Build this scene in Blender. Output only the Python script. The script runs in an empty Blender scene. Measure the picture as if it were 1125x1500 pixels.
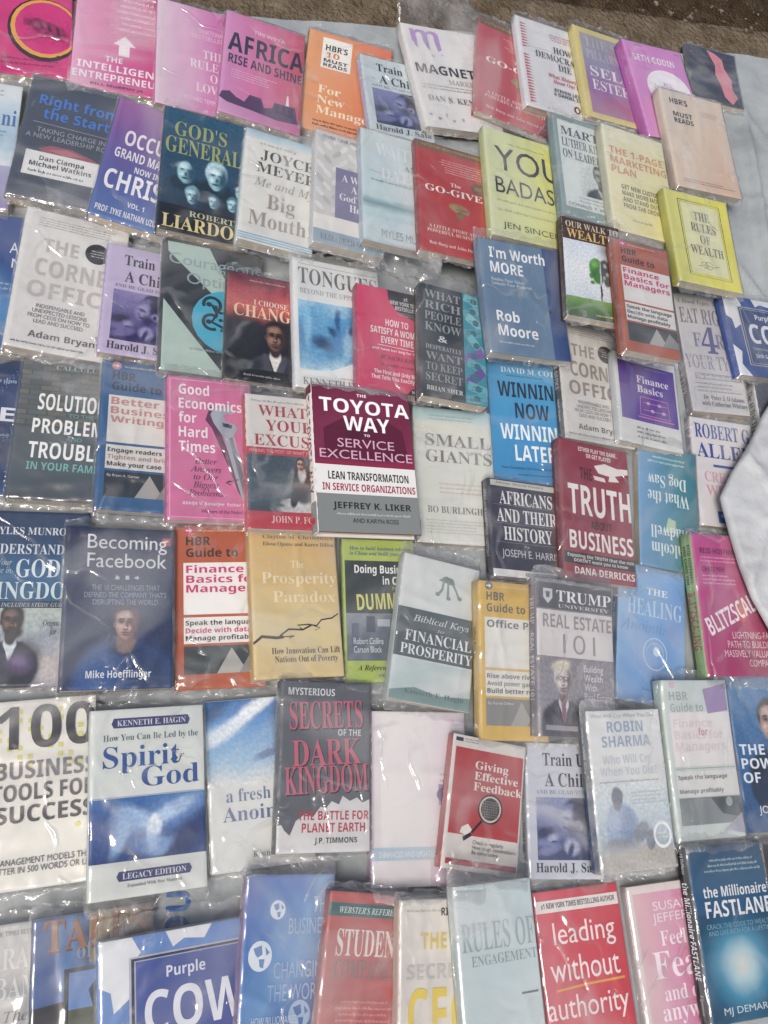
# Street book stall: wrapped paperbacks laid out in rows on a plastic sheet.
import bpy, bmesh, math, random
from mathutils import Matrix, Vector, noise

scene = bpy.context.scene
C = scene.collection

# ------------------------------------------------------------------ camera
cam_d = bpy.data.cameras.new('camera')
cam_d.sensor_fit = 'VERTICAL'
cam_d.sensor_height = 36.0
cam_d.lens = 28.32
cam_d.clip_start = 0.01
cam_d.clip_end = 200.0
cam = bpy.data.objects.new('camera', cam_d)
C.objects.link(cam)
R_ = Vector((0.96518, -0.00889, 0.26145)).normalized()
D_ = Vector((0.25041, 0.32051, -0.91355)).normalized()
U_ = R_.cross(D_).normalized()
M_ = Matrix((R_, U_, -D_)).transposed().to_4x4()
M_.translation = (0.0, 0.0, 1.08)
cam.matrix_world = M_
scene.camera = cam

# ------------------------------------------------------------------ daylight (bright overcast)
SUN_DIR = Vector((-0.36, -0.33, 0.87)).normalized()
elev = math.asin(SUN_DIR.z)
azim = math.atan2(SUN_DIR.x, SUN_DIR.y)
world = bpy.data.worlds.new('World')
scene.world = world
world.use_nodes = True
wn = world.node_tree.nodes
sky = wn.new('ShaderNodeTexSky')
sky.sky_type = 'NISHITA'
sky.sun_disc = False
sky.sun_elevation = elev
sky.sun_rotation = azim
sky.air_density = 1.0
sky.dust_density = 5.0
sky.ozone_density = 0.6
bg = wn['Background']
bg.inputs['Strength'].default_value = 0.10
world.node_tree.links.new(sky.outputs[0], bg.inputs['Color'])
sun_d = bpy.data.lights.new('sun', 'SUN')
sun_d.energy = 1.9
sun_d.angle = math.radians(20)
sun_d.color = (1.0, 0.97, 0.92)
sun = bpy.data.objects.new('sun', sun_d)
C.objects.link(sun)
sun.rotation_euler = SUN_DIR.to_track_quat('Z', 'Y').to_euler()

vs = scene.view_settings
vs.view_transform = 'Standard'
vs.look = 'None'
vs.gamma = 1.0
vs.exposure = 0.22
vs.use_curve_mapping = False
scene.cycles.transparent_max_bounces = 24
scene.cycles.max_bounces = 8

# ------------------------------------------------------------------ materials
def lin(h, k=1.0):
    h = h.lstrip('#')
    out = []
    for i in (0, 2, 4):
        c = int(h[i:i + 2], 16) / 255.0
        c = c / 12.92 if c <= 0.04045 else ((c + 0.055) / 1.055) ** 2.4
        out.append(c)
    m = 0.3 * out[0] + 0.6 * out[1] + 0.1 * out[2]          # cheap print: inks a little dull
    return (*[min((c + 0.13 * (m - c) + 0.006) * k, 0.85) for c in out], 1.0)

INK_K = 0.92
_mats = {}

def ink(h):
    """flat printing ink, some title greys paled by film glare"""
    if h in _mats:
        return _mats[h]
    m = bpy.data.materials.new('ink_' + h)
    m.use_nodes = True
    b = m.node_tree.nodes['Principled BSDF']
    b.inputs['Base Color'].default_value = lin(h, INK_K)
    b.inputs['Roughness'].default_value = 0.42
    b.inputs['Specular IOR Level'].default_value = 0.25
    _mats[h] = m
    return m

def grad(cols, d='v', nz=0.12, sc=6.0, seed=0.0):
    """printed colour blend, on some covers with film glare painted in, along u, v or the diagonal, with a soft mottled edge (uv runs over the printed area)"""
    key = ('g', tuple(cols), d, nz, sc, seed)
    if key in _mats:
        return _mats[key]
    m = bpy.data.materials.new('print_glare_blend')
    m.use_nodes = True
    nt = m.node_tree
    N, L = nt.nodes, nt.links
    b = N['Principled BSDF']
    b.inputs['Roughness'].default_value = 0.42
    b.inputs['Specular IOR Level'].default_value = 0.25
    uv = N.new('ShaderNodeUVMap'); uv.uv_map = 'print'
    sep = N.new('ShaderNodeSeparateXYZ')
    L.new(uv.outputs[0], sep.inputs[0])
    if d == 'u':
        src = sep.outputs[0]
    elif d == 'v':
        src = sep.outputs[1]
    elif d == 'r':
        dist = N.new('ShaderNodeVectorMath'); dist.operation = 'DISTANCE'
        L.new(uv.outputs[0], dist.inputs[0]); dist.inputs[1].default_value = (0.5, 0.5, 0)
        mul = N.new('ShaderNodeMath'); mul.operation = 'MULTIPLY'; mul.inputs[1].default_value = 1.7
        L.new(dist.outputs['Value'], mul.inputs[0])
        src = mul.outputs[0]
    else:
        ad = N.new('ShaderNodeMath'); ad.operation = 'ADD'
        L.new(sep.outputs[0], ad.inputs[0]); L.new(sep.outputs[1], ad.inputs[1])
        mul = N.new('ShaderNodeMath'); mul.operation = 'MULTIPLY'; mul.inputs[1].default_value = 0.5
        L.new(ad.outputs[0], mul.inputs[0])
        src = mul.outputs[0]
    nzn = N.new('ShaderNodeTexNoise')
    nzn.inputs['Scale'].default_value = sc
    nzn.inputs['Detail'].default_value = 4
    mp = N.new('ShaderNodeMapping'); mp.inputs['Location'].default_value = (seed, seed * 1.7, 0)
    L.new(uv.outputs[0], mp.inputs[0]); L.new(mp.outputs[0], nzn.inputs['Vector'])
    ma = N.new('ShaderNodeMath'); ma.operation = 'MULTIPLY_ADD'
    L.new(nzn.outputs[0], ma.inputs[0]); ma.inputs[1].default_value = nz * 2
    sb = N.new('ShaderNodeMath'); sb.operation = 'SUBTRACT'
    L.new(src, sb.inputs[0]); sb.inputs[1].default_value = nz
    L.new(sb.outputs[0], ma.inputs[2])
    cr = N.new('ShaderNodeValToRGB')
    L.new(ma.outputs[0], cr.inputs[0])
    el = cr.color_ramp.elements
    n = len(cols)
    el[0].position = 0.0; el[0].color = lin(cols[0], INK_K)
    el[1].position = 1.0; el[1].color = lin(cols[-1], INK_K)
    for i in range(1, n - 1):
        e = el.new(i / (n - 1)); e.color = lin(cols[i], INK_K)
    L.new(cr.outputs[0], b.inputs['Base Color'])
    _mats[key] = m
    return m

def painted(x0, y0, x1, y1, stops, d, blobs, warp, nz, seed):
    """printed photograph: a colour blend with soft-edged tones laid over one another, run through by a fine mottle"""
    m = bpy.data.materials.new('printed_photograph')
    m.use_nodes = True
    nt = m.node_tree
    N, L = nt.nodes, nt.links
    b = N['Principled BSDF']
    b.inputs['Roughness'].default_value = 0.42
    b.inputs['Specular IOR Level'].default_value = 0.25
    uv = N.new('ShaderNodeUVMap'); uv.uv_map = 'print'
    # uv 0..1 over the printed area -> cover units, v stretched by 1.5 so that circles stay round
    mp = N.new('ShaderNodeMapping')
    mp.inputs['Location'].default_value = (x0, y0 * 1.5, 0)
    mp.inputs['Scale'].default_value = (x1 - x0, (y1 - y0) * 1.5, 1)
    L.new(uv.outputs[0], mp.inputs[0])
    nw = N.new('ShaderNodeTexNoise'); nw.inputs['Scale'].default_value = 9; nw.inputs['Detail'].default_value = 4
    ofs = N.new('ShaderNodeVectorMath'); ofs.operation = 'ADD'; ofs.inputs[1].default_value = (seed, seed * .7, 0)
    L.new(mp.outputs[0], ofs.inputs[0]); L.new(ofs.outputs[0], nw.inputs['Vector'])
    sc = N.new('ShaderNodeVectorMath'); sc.operation = 'MULTIPLY_ADD'
    L.new(nw.outputs['Color'], sc.inputs[0]); sc.inputs[1].default_value = (2 * warp, 2 * warp, 0); sc.inputs[2].default_value = (-warp, -warp, 0)
    wp = N.new('ShaderNodeVectorMath'); wp.operation = 'ADD'
    L.new(mp.outputs[0], wp.inputs[0]); L.new(sc.outputs[0], wp.inputs[1])
    sep = N.new('ShaderNodeSeparateXYZ'); L.new(uv.outputs[0], sep.inputs[0])
    n2 = N.new('ShaderNodeTexNoise'); n2.inputs['Scale'].default_value = 5; n2.inputs['Detail'].default_value = 5
    L.new(ofs.outputs[0], n2.inputs['Vector'])
    ma = N.new('ShaderNodeMath'); ma.operation = 'MULTIPLY_ADD'; ma.inputs[1].default_value = 2 * nz
    sb = N.new('ShaderNodeMath'); sb.operation = 'SUBTRACT'; sb.inputs[1].default_value = nz
    L.new(sep.outputs[0 if d == 'u' else 1], sb.inputs[0])
    L.new(n2.outputs[0], ma.inputs[0]); L.new(sb.outputs[0], ma.inputs[2])
    cr = N.new('ShaderNodeValToRGB'); L.new(ma.outputs[0], cr.inputs[0])
    el = cr.color_ramp.elements
    el[0].color = lin(stops[0], INK_K); el[1].color = lin(stops[-1], INK_K)
    for i in range(1, len(stops) - 1):
        q = el.new(i / (len(stops) - 1)); q.color = lin(stops[i], INK_K)
    col = cr.outputs[0]
    for (cu, cv, ru, rv, rot, hx, soft) in blobs:
        t_ = N.new('ShaderNodeMapping'); t_.vector_type = 'TEXTURE'
        t_.inputs['Location'].default_value = (cu, cv * 1.5, 0)
        t_.inputs['Rotation'].default_value = (0, 0, math.radians(rot))
        t_.inputs['Scale'].default_value = (ru, rv, 1)
        L.new(wp.outputs[0], t_.inputs[0])
        ln = N.new('ShaderNodeVectorMath'); ln.operation = 'LENGTH'; L.new(t_.outputs[0], ln.inputs[0])
        mr = N.new('ShaderNodeMapRange'); mr.interpolation_type = 'SMOOTHSTEP'
        mr.inputs['From Min'].default_value = 1 - soft; mr.inputs['From Max'].default_value = 1 + soft
        mr.inputs['To Min'].default_value = 1; mr.inputs['To Max'].default_value = 0
        L.new(ln.outputs['Value'], mr.inputs['Value'])
        mx = N.new('ShaderNodeMix'); mx.data_type = 'RGBA'
        L.new(mr.outputs[0], mx.inputs['Factor']); L.new(col, mx.inputs['A']); mx.inputs['B'].default_value = lin(hx, INK_K)
        col = mx.outputs['Result']
    n3 = N.new('ShaderNodeTexNoise'); n3.inputs['Scale'].default_value = 30; n3.inputs['Detail'].default_value = 4
    L.new(ofs.outputs[0], n3.inputs['Vector'])
    rg = N.new('ShaderNodeMapRange'); rg.inputs['From Min'].default_value = .3; rg.inputs['From Max'].default_value = .7
    rg.inputs['To Min'].default_value = .80; rg.inputs['To Max'].default_value = 1.16
    L.new(n3.outputs[0], rg.inputs['Value'])
    mu = N.new('ShaderNodeVectorMath'); mu.operation = 'SCALE'
    L.new(col, mu.inputs[0]); L.new(rg.outputs[0], mu.inputs['Scale'])
    L.new(mu.outputs[0], b.inputs['Base Color'])
    return m

def cover_mat(h):
    """printed card of a cover: ink with faint rubbing and scuffs"""
    key = ('c', h)
    if key in _mats:
        return _mats[key]
    m = bpy.data.materials.new('cover_card')
    m.use_nodes = True
    nt = m.node_tree
    N, L = nt.nodes, nt.links
    b = N['Principled BSDF']
    b.inputs['Roughness'].default_value = 0.42
    b.inputs['Specular IOR Level'].default_value = 0.25
    tc = N.new('ShaderNodeTexCoord')
    nz = N.new('ShaderNodeTexNoise'); nz.inputs['Scale'].default_value = 22; nz.inputs['Detail'].default_value = 5
    L.new(tc.outputs['Object'], nz.inputs['Vector'])
    cr = N.new('ShaderNodeValToRGB')
    base = lin(h, INK_K)
    cr.color_ramp.elements[0].position = 0.3
    cr.color_ramp.elements[1].position = 0.75
    cr.color_ramp.elements[0].color = tuple(c * 0.94 for c in base[:3]) + (1,)
    cr.color_ramp.elements[1].color = tuple(min(c * 1.05 + 0.005, .85) for c in base[:3]) + (1,)
    L.new(nz.outputs[0], cr.inputs[0])
    L.new(cr.outputs[0], b.inputs['Base Color'])
    _mats[key] = m
    return m

def page_mat():
    m = bpy.data.materials.new('book_pages')
    m.use_nodes = True
    nt = m.node_tree
    N, L = nt.nodes, nt.links
    b = N['Principled BSDF']
    b.inputs['Roughness'].default_value = 0.8
    tc = N.new('ShaderNodeTexCoord')
    mp = N.new('ShaderNodeMapping'); mp.inputs['Scale'].default_value = (14, 14, 1500)
    nz = N.new('ShaderNodeTexNoise'); nz.inputs['Scale'].default_value = 1.0; nz.inputs['Detail'].default_value = 3
    L.new(tc.outputs['Object'], mp.inputs[0]); L.new(mp.outputs[0], nz.inputs['Vector'])
    cr = N.new('ShaderNodeValToRGB')
    cr.color_ramp.elements[0].position = 0.3; cr.color_ramp.elements[0].color = (0.36, 0.29, 0.20, 1)
    cr.color_ramp.elements[1].position = 0.7; cr.color_ramp.elements[1].color = (0.62, 0.54, 0.42, 1)
    L.new(nz.outputs[0], cr.inputs[0]); L.new(cr.outputs[0], b.inputs['Base Color'])
    bp = N.new('ShaderNodeBump'); bp.inputs['Strength'].default_value = 0.5; bp.inputs['Distance'].default_value = 0.001
    L.new(nz.outputs[0], bp.inputs['Height']); L.new(bp.outputs[0], b.inputs['Normal'])
    return m

def film_mat():
    """thin clear wrapping film: see-through, glossy, creased, cloudy where crumpled or doubled and where sky glare is painted in"""
    m = bpy.data.materials.new('wrapping_film')
    m.use_nodes = True
    nt = m.node_tree
    N, L = nt.nodes, nt.links
    N.remove(N['Principled BSDF'])
    out = N['Material Output']
    tc = N.new('ShaderNodeTexCoord')
    oi = N.new('ShaderNodeObjectInfo')
    va = N.new('ShaderNodeVertexColor'); va.layer_name = 'loose'
    sepc = N.new('ShaderNodeSeparateColor'); L.new(oi.outputs['Color'], sepc.inputs[0])
    rnd = N.new('ShaderNodeMath'); rnd.operation = 'MULTIPLY'; rnd.inputs[1].default_value = 37.0
    L.new(oi.outputs['Random'], rnd.inputs[0])
    off = N.new('ShaderNodeVectorMath'); off.operation = 'ADD'
    L.new(tc.outputs['Object'], off.inputs[0]); L.new(rnd.outputs[0], off.inputs[1])
    rot = N.new('ShaderNodeVectorRotate'); rot.rotation_type = 'Z_AXIS'
    L.new(off.outputs[0], rot.inputs['Vector']); L.new(rnd.outputs[0], rot.inputs['Angle'])
    # warp
    w = N.new('ShaderNodeTexNoise'); w.inputs['Scale'].default_value = 16; w.inputs['Detail'].default_value = 2
    L.new(rot.outputs[0], w.inputs['Vector'])
    ws = N.new('ShaderNodeVectorMath'); ws.operation = 'SCALE'; ws.inputs['Scale'].default_value = 0.05
    L.new(w.outputs['Color'], ws.inputs[0])
    wa = N.new('ShaderNodeVectorMath'); wa.operation = 'ADD'
    L.new(rot.outputs[0], wa.inputs[0]); L.new(ws.outputs[0], wa.inputs[1])
    def noise_n(vec, scale, detail, stretch, dist=0.0):
        mp = N.new('ShaderNodeMapping'); mp.inputs['Scale'].default_value = stretch
        L.new(vec, mp.inputs[0])
        v = N.new('ShaderNodeTexNoise'); v.inputs['Scale'].default_value = scale; v.inputs['Detail'].default_value = detail
        v.inputs['Distortion'].default_value = dist
        L.new(mp.outputs[0], v.inputs['Vector'])
        return v.outputs[0]
    def ramp(val, a, b_, lo=0.0, hi=1.0):
        mr = N.new('ShaderNodeMapRange'); mr.interpolation_type = 'SMOOTHSTEP'
        mr.inputs['From Min'].default_value = a; mr.inputs['From Max'].default_value = b_
        mr.inputs['To Min'].default_value = lo; mr.inputs['To Max'].default_value = hi
        L.new(val, mr.inputs['Value'])
        return mr.outputs[0]
    def math_n(op, x, y):
        q = N.new('ShaderNodeMath'); q.operation = op
        for i, z in enumerate((x, y)):
            if isinstance(z, (int, float)):
                q.inputs[i].default_value = z
            else:
                L.new(z, q.inputs[i])
        return q.outputs[0]
    def crease(scale, stretch, width, mask_scale, m0, m1):
        """thin pulled lines that come and go"""
        n_ = noise_n(wa.outputs[0], scale, 1.0, stretch)
        d_ = math_n('ABSOLUTE', math_n('SUBTRACT', n_, 0.5), 0.0)
        line = ramp(d_, 0.0, width, 1.0, 0.0)
        mk = ramp(noise_n(off.outputs[0], mask_scale, 2.0, (1, 1, 1)), m0, m1)
        return math_n('MULTIPLY', line, mk)
    c1 = crease(10, (1.0, 0.28, 1), 0.030, 9, 0.47, 0.62)
    c3 = crease(14, (0.30, 1.0, 1), 0.030, 11, 0.52, 0.66)
    c1 = math_n('MAXIMUM', c1, c3)
    # patches where the film is crumpled: the loose ends and a few spots
    pn_ = noise_n(off.outputs[0], 13, 3.0, (1, 1, 1))
    pl_ = math_n('MAXIMUM', ramp(pn_, 0.60, 0.78), va.outputs['Color'])
    c2 = math_n('MULTIPLY', crease(55, (1.0, 0.45, 1), 0.06, 30, 0.40, 0.55), pl_)
    soft = noise_n(rot.outputs[0], 15, 2.0, (1.0, 0.4, 1))
    fine = noise_n(wa.outputs[0], 70, 2.0, (1.0, 0.3, 1))
    h_ = math_n('ADD', math_n('MULTIPLY', soft, 1.5), math_n('MULTIPLY', c1, 0.34))
    h_ = math_n('ADD', h_, math_n('MULTIPLY', c2, 0.30))
    h_ = math_n('ADD', h_, math_n('MULTIPLY', math_n('MULTIPLY', fine, pl_), 0.55))
    bp = N.new('ShaderNodeBump'); bp.inputs['Strength'].default_value = 0.85; bp.inputs['Distance'].default_value = 0.007
    L.new(h_, bp.inputs['Height'])
    fr = N.new('ShaderNodeFresnel'); fr.inputs['IOR'].default_value = 1.5
    L.new(bp.outputs[0], fr.inputs['Normal'])
    fm0 = N.new('ShaderNodeMath'); fm0.operation = 'MULTIPLY'; L.new(sepc.outputs[2], fm0.inputs[1])
    L.new(fr.outputs[0], fm0.inputs[0])
    fm = N.new('ShaderNodeMath'); fm.operation = 'MINIMUM'; fm.inputs[1].default_value = 0.36
    L.new(fm0.outputs[0], fm.inputs[0])
    gl = N.new('ShaderNodeBsdfGlossy'); gl.inputs['Roughness'].default_value = 0.11
    gl.inputs['Color'].default_value = (0.95, 0.95, 0.95, 1)
    L.new(bp.outputs[0], gl.inputs['Normal'])
    L.new(sepc.outputs[1], gl.inputs['Roughness'])
    tr = N.new('ShaderNodeBsdfTransparent'); tr.inputs['Color'].default_value = (0.985, 0.985, 0.98, 1)
    mx = N.new('ShaderNodeMixShader')
    L.new(fm.outputs[0], mx.inputs[0]); L.new(tr.outputs[0], mx.inputs[1]); L.new(gl.outputs[0], mx.inputs[2])
    # cloudiness: film haze plus a stand-in for sky glare
    haze_glare = noise_n(rot.outputs[0], 12, 3.0, (1.0, 0.40, 1), 0.6)
    cl = math_n('MULTIPLY', math_n('ADD', math_n('MULTIPLY', ramp(haze_glare, 0.44, 0.70), 1.2), 0.08), sepc.outputs[0])
    cl = math_n('ADD', cl, math_n('MULTIPLY', c1, 0.14))
    cl = math_n('ADD', cl, math_n('MULTIPLY', c2, 0.20))
    cl = math_n('ADD', cl, math_n('MULTIPLY', va.outputs['Color'], 0.06))
    df = N.new('ShaderNodeBsdfDiffuse'); df.inputs['Color'].default_value = (0.80, 0.80, 0.79, 1)
    tl = N.new('ShaderNodeBsdfTranslucent'); tl.inputs['Color'].default_value = (0.80, 0.80, 0.79, 1)
    dt = N.new('ShaderNodeMixShader'); dt.inputs[0].default_value = 0.35
    L.new(df.outputs[0], dt.inputs[1]); L.new(tl.outputs[0], dt.inputs[2])
    fx = N.new('ShaderNodeMixShader')
    L.new(cl, fx.inputs[0]); L.new(mx.outputs[0], fx.inputs[1]); L.new(dt.outputs[0], fx.inputs[2])
    L.new(fx.outputs[0], out.inputs['Surface'])
    return m

def noise_mat(name, cols, scale, rough=0.8, bump=0.3, bdist=0.01, spec=0.3, detail=8, stretch=(1, 1, 1)):
    m = bpy.data.materials.new(name)
    m.use_nodes = True
    nt = m.node_tree
    N, L = nt.nodes, nt.links
    b = N['Principled BSDF']
    b.inputs['Roughness'].default_value = rough
    b.inputs['Specular IOR Level'].default_value = spec
    tc = N.new('ShaderNodeTexCoord')
    mp = N.new('ShaderNodeMapping'); mp.inputs['Scale'].default_value = stretch
    nz = N.new('ShaderNodeTexNoise'); nz.inputs['Scale'].default_value = scale; nz.inputs['Detail'].default_value = detail
    nz.inputs['Roughness'].default_value = 0.65
    L.new(tc.outputs['Object'], mp.inputs[0]); L.new(mp.outputs[0], nz.inputs['Vector'])
    cr = N.new('ShaderNodeValToRGB')
    L.new(nz.outputs[0], cr.inputs[0])
    el = cr.color_ramp.elements
    el[0].position = 0.28; el[0].color = (*cols[0], 1)
    el[1].position = 0.74; el[1].color = (*cols[-1], 1)
    for i in range(1, len(cols) - 1):
        e = el.new(0.28 + 0.46 * i / (len(cols) - 1)); e.color = (*cols[i], 1)
    L.new(cr.outputs[0], b.inputs['Base Color'])
    n2 = N.new('ShaderNodeTexNoise'); n2.inputs['Scale'].default_value = scale * 5; n2.inputs['Detail'].default_value = 6
    L.new(tc.outputs['Object'], n2.inputs['Vector'])
    bp = N.new('ShaderNodeBump'); bp.inputs['Strength'].default_value = bump; bp.inputs['Distance'].default_value = bdist
    L.new(n2.outputs[0], bp.inputs['Height']); L.new(bp.outputs[0], b.inputs['Normal'])
    return m

PAGES = page_mat()
FILM = film_mat()

# ------------------------------------------------------------------ objects
def link(name, me, parent=None, mats=()):
    o = bpy.data.objects.new(name, me)
    C.objects.link(o)
    for m in mats:
        me.materials.append(m)
    if parent is not None:
        o.parent = parent
    return o

def smooth(me, on=True):
    me.polygons.foreach_set('use_smooth', [on] * len(me.polygons))

# ------------------------------------------------------------------ ground
def ground_height(x, y):
    n = noise.fractal(Vector((x * 3.1, y * 3.1, 0.3)), 1.0, 2.0, 5)
    return 0.006 * n

def grid_mesh(name, P, nu, nv, parent=None, mats=()):
    """P(u,v) -> point"""
    me = bpy.data.meshes.new(name)
    vsx = [P(i / (nu - 1), j / (nv - 1)) for j in range(nv) for i in range(nu)]
    fs = [(j * nu + i, j * nu + i + 1, (j + 1) * nu + i + 1, (j + 1) * nu + i) for j in range(nv - 1) for i in range(nu - 1)]
    me.from_pydata(vsx, [], fs)
    smooth(me)
    return link(name, me, parent, mats)

def bilerp(A, B, Cc, D, u, v):
    return (A * (1 - u) + B * u) * (1 - v) + (D * (1 - u) + Cc * u) * v

SOIL = noise_mat('dry_soil', [(0.045, 0.029, 0.017), (0.09, 0.060, 0.036), (0.15, 0.108, 0.066)], 30, 0.95, 1.0, 0.03, 0.1)
SLAB = noise_mat('dusty_concrete', [(0.095, 0.068, 0.042), (0.16, 0.122, 0.082), (0.23, 0.185, 0.132)], 20, 0.9, 1.0, 0.02, 0.15)

def soil_pt(u, v):
    # dense near the stall, stretched to the horizon
    a = (u * 2 - 1); b = (v * 2 - 1)
    x = 0.4 + 1.6 * a + 60 * a ** 7
    y = 0.8 + 1.6 * b + 60 * b ** 7
    return Vector((x, y, -0.045 + 2.2 * ground_height(x, y)))
soil = grid_mesh('ground', soil_pt, 150, 150, None, [SOIL])
soil['kind'] = 'structure'

# low concrete apron that the sheet lies on; its far lip runs along the top of the picture
e0, e1 = Vector((-1.6, 1.235)), Vector((2.2, 1.80))
def slab_pt(u, v):
    top = e0 * (1 - u) + e1 * u
    bot = Vector((-1.6, -1.4)) * (1 - u) + Vector((2.4, -1.4)) * u
    p = bot.lerp(top, min(v * 1.0, 1.0))
    z = -0.004 + 0.35 * ground_height(p.x * 2, p.y * 2)
    if v > 0.985:
        z -= 0.05; p.y += 0.012
    p.y += 0.012 * noise.noise(Vector((p.x * 5, 0, 7.7))) * v
    return Vector((p.x, p.y, z))
slab = grid_mesh('pavement', slab_pt, 160, 140, None, [SLAB])
slab['kind'] = 'structure'

# grit and crumbs of soil scattered over the apron and the earth beyond it
rg = random.Random(11)
bm = bmesh.new()
for _ in range(420):
    x = rg.uniform(-0.35, 1.45)
    y = 1.235 + (x + 1.6) / 3.8 * 0.565 + rg.uniform(-0.13, 0.22)
    edge = 1.235 + (x + 1.6) / 3.8 * 0.565
    z = (-0.004 + 0.35 * ground_height(x * 2, y * 2)) if y < edge - .01 else -0.045 + 2.2 * ground_height(x, y)
    rr = rg.choice((.0012, .0018, .0025, .004)) * rg.uniform(.7, 1.3)
    q = bmesh.ops.create_icosphere(bm, subdivisions=1, radius=rr, matrix=Matrix.Translation((x, y, z + rr * .4)) @ Matrix.Rotation(rg.uniform(0, 3), 4, 'Z') @ Matrix.Diagonal((rg.uniform(.8, 1.9), 1, rg.uniform(.5, .9), 1)))
    for v in q['verts']:
        v.co += Vector((rg.gauss(0, 1), rg.gauss(0, 1), rg.gauss(0, 1))) * rr * .14
me = bpy.data.meshes.new('gravel'); bm.to_mesh(me); bm.free()
grit = link('gravel', me, None, [noise_mat('grit', [(0.05, 0.035, 0.025), (0.14, 0.11, 0.085), (0.3, 0.27, 0.23)], 60, 0.95, 0.4, 0.003, 0.1)])
grit['kind'] = 'stuff'; grit['label'] = 'loose grit and soil crumbs along the far edge of the sheet'; grit['category'] = 'grit'

# ------------------------------------------------------------------ the plastic sheet
TARP = noise_mat('woven_plastic_sheet', [(0.19, 0.205, 0.21), (0.29, 0.315, 0.325), (0.36, 0.385, 0.39)], 7, 0.5, 0.5, 0.005, 0.35)
tA, tB, tC, tD = Vector((-0.62, 1.14)), Vector((1.62, 1.575)), Vector((1.35, -0.75)), Vector((-0.62, -0.75))
def ridge(p, a, b, w, h):
    d = b - a; t = max(0, min(1, (p - a).dot(d) / d.length_squared))
    q = (p - (a + d * t)).length
    return h * math.exp(-(q / w) ** 2) * (1 - abs(2 * t - 1) ** 4)
folds = [(Vector((1.075, 1.32)), Vector((1.05, 0.70)), 0.010, 0.018), (Vector((1.20, 1.48)), Vector((1.10, 0.92)), 0.024, 0.05),
         (Vector((0.98, 0.95)), Vector((1.14, 0.66)), 0.008, 0.012), (Vector((0.20, 1.25)), Vector((0.45, 1.12)), 0.012, 0.008),
         (Vector((1.02, 1.40)), Vector((1.16, 1.18)), 0.007, 0.007), (Vector((1.00, 1.10)), Vector((1.13, 1.05)), 0.006, 0.006),
         (Vector((0.30, 0.92)), Vector((0.55, 0.86)), 0.007, 0.007), (Vector((0.36, 0.85)), Vector((0.48, 0.97)), 0.006, 0.006),
         (Vector((0.06, -0.16)), Vector((0.20, -0.05)), 0.006, 0.004)]
def tarp_z(p):
    z = 0.004 + 0.0035 * abs(noise.fractal(Vector((p.x * 7, p.y * 5, 4.0)), 1.0, 2.0, 4)) + 0.0022 * abs(noise.noise(Vector((p.x * 26 + p.y * 9, p.y * 12, 1.5))))
    for a, b, w, h in folds:
        z += ridge(p, a, b, w, h)
    return z
def tarp_pt(u, v):
    p = bilerp(tD, tC, tB, tA, u, v)
    z = tarp_z(p)
    p = p + Vector((0, 0.012 * noise.noise(Vector((p.x * 6, 1, 2))))) * v
    return Vector((p.x, p.y, z))
tarp_root = bpy.data.objects.new('plastic_sheet', None)
C.objects.link(tarp_root)
tarp_root['label'] = 'pale blue grey plastic ground sheet under all the books'
tarp_root['category'] = 'ground sheet'
grid_mesh('sheet', tarp_pt, 300, 300, tarp_root, [TARP])
# corner of the sheet folded back over the books at the edge
FLAPM = noise_mat('folded_sheet_back', [(0.34, 0.35, 0.355), (0.45, 0.465, 0.475), (0.52, 0.53, 0.54)], 6, 0.5, 0.7, 0.006, 0.35)
flap_edge = [Vector(p) for p in ((0.982, 0.628), (0.952, 0.590), (0.915, 0.532), (0.872, 0.478), (0.842, 0.432), (0.850, 0.366), (0.8586, 0.316), (0.872, 0.268), (0.893, 0.225), (0.93, 0.17))]
def flap_pt(u, v):
    f = v * (len(flap_edge) - 1); i = min(int(f), len(flap_edge) - 2); e = flap_edge[i].lerp(flap_edge[i + 1], f - i)
    far = Vector((1.45, 0.75)).lerp(Vector((1.45, 0.10)), v)
    w = max(0.0, (u - 0.10) / 0.90)
    p = e.lerp(far, w)
    z = 0.046 + 0.012 * math.sin(min(u / 0.2, 1) * 1.57) + 0.004 * noise.fractal(Vector((p.x * 9, p.y * 9, 1)), 1.0, 2.0, 3)
    z += 0.007 * abs(noise.noise(Vector((p.x * 15 - p.y * 9, p.y * 24 + p.x * 12, 8)))) + 0.003 * abs(noise.noise(Vector((p.x * 50, p.y * 30, 2)))) + 0.009 * math.exp(-((p.x - 0.97 - 0.12 * v) / 0.010) ** 2) + 0.008 * math.exp(-((p.x + p.y * 0.7 - 1.25) / 0.008) ** 2) + 0.006 * math.exp(-((p.x - p.y * 0.5 - 0.72) / 0.007) ** 2)
    if u < 0.10:                      # rolled hem
        a = (1 - u / 0.10) * math.pi
        p = e + (far - e).normalized() * (0.006 - 0.006 * math.cos(a) - 0.0)
        z = 0.046 - 0.006 + 0.006 * math.cos(a) + 0.0
    return Vector((p.x, p.y, z))
flap = grid_mesh('folded_corner', flap_pt, 90, 90, tarp_root, [FLAPM])

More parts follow.
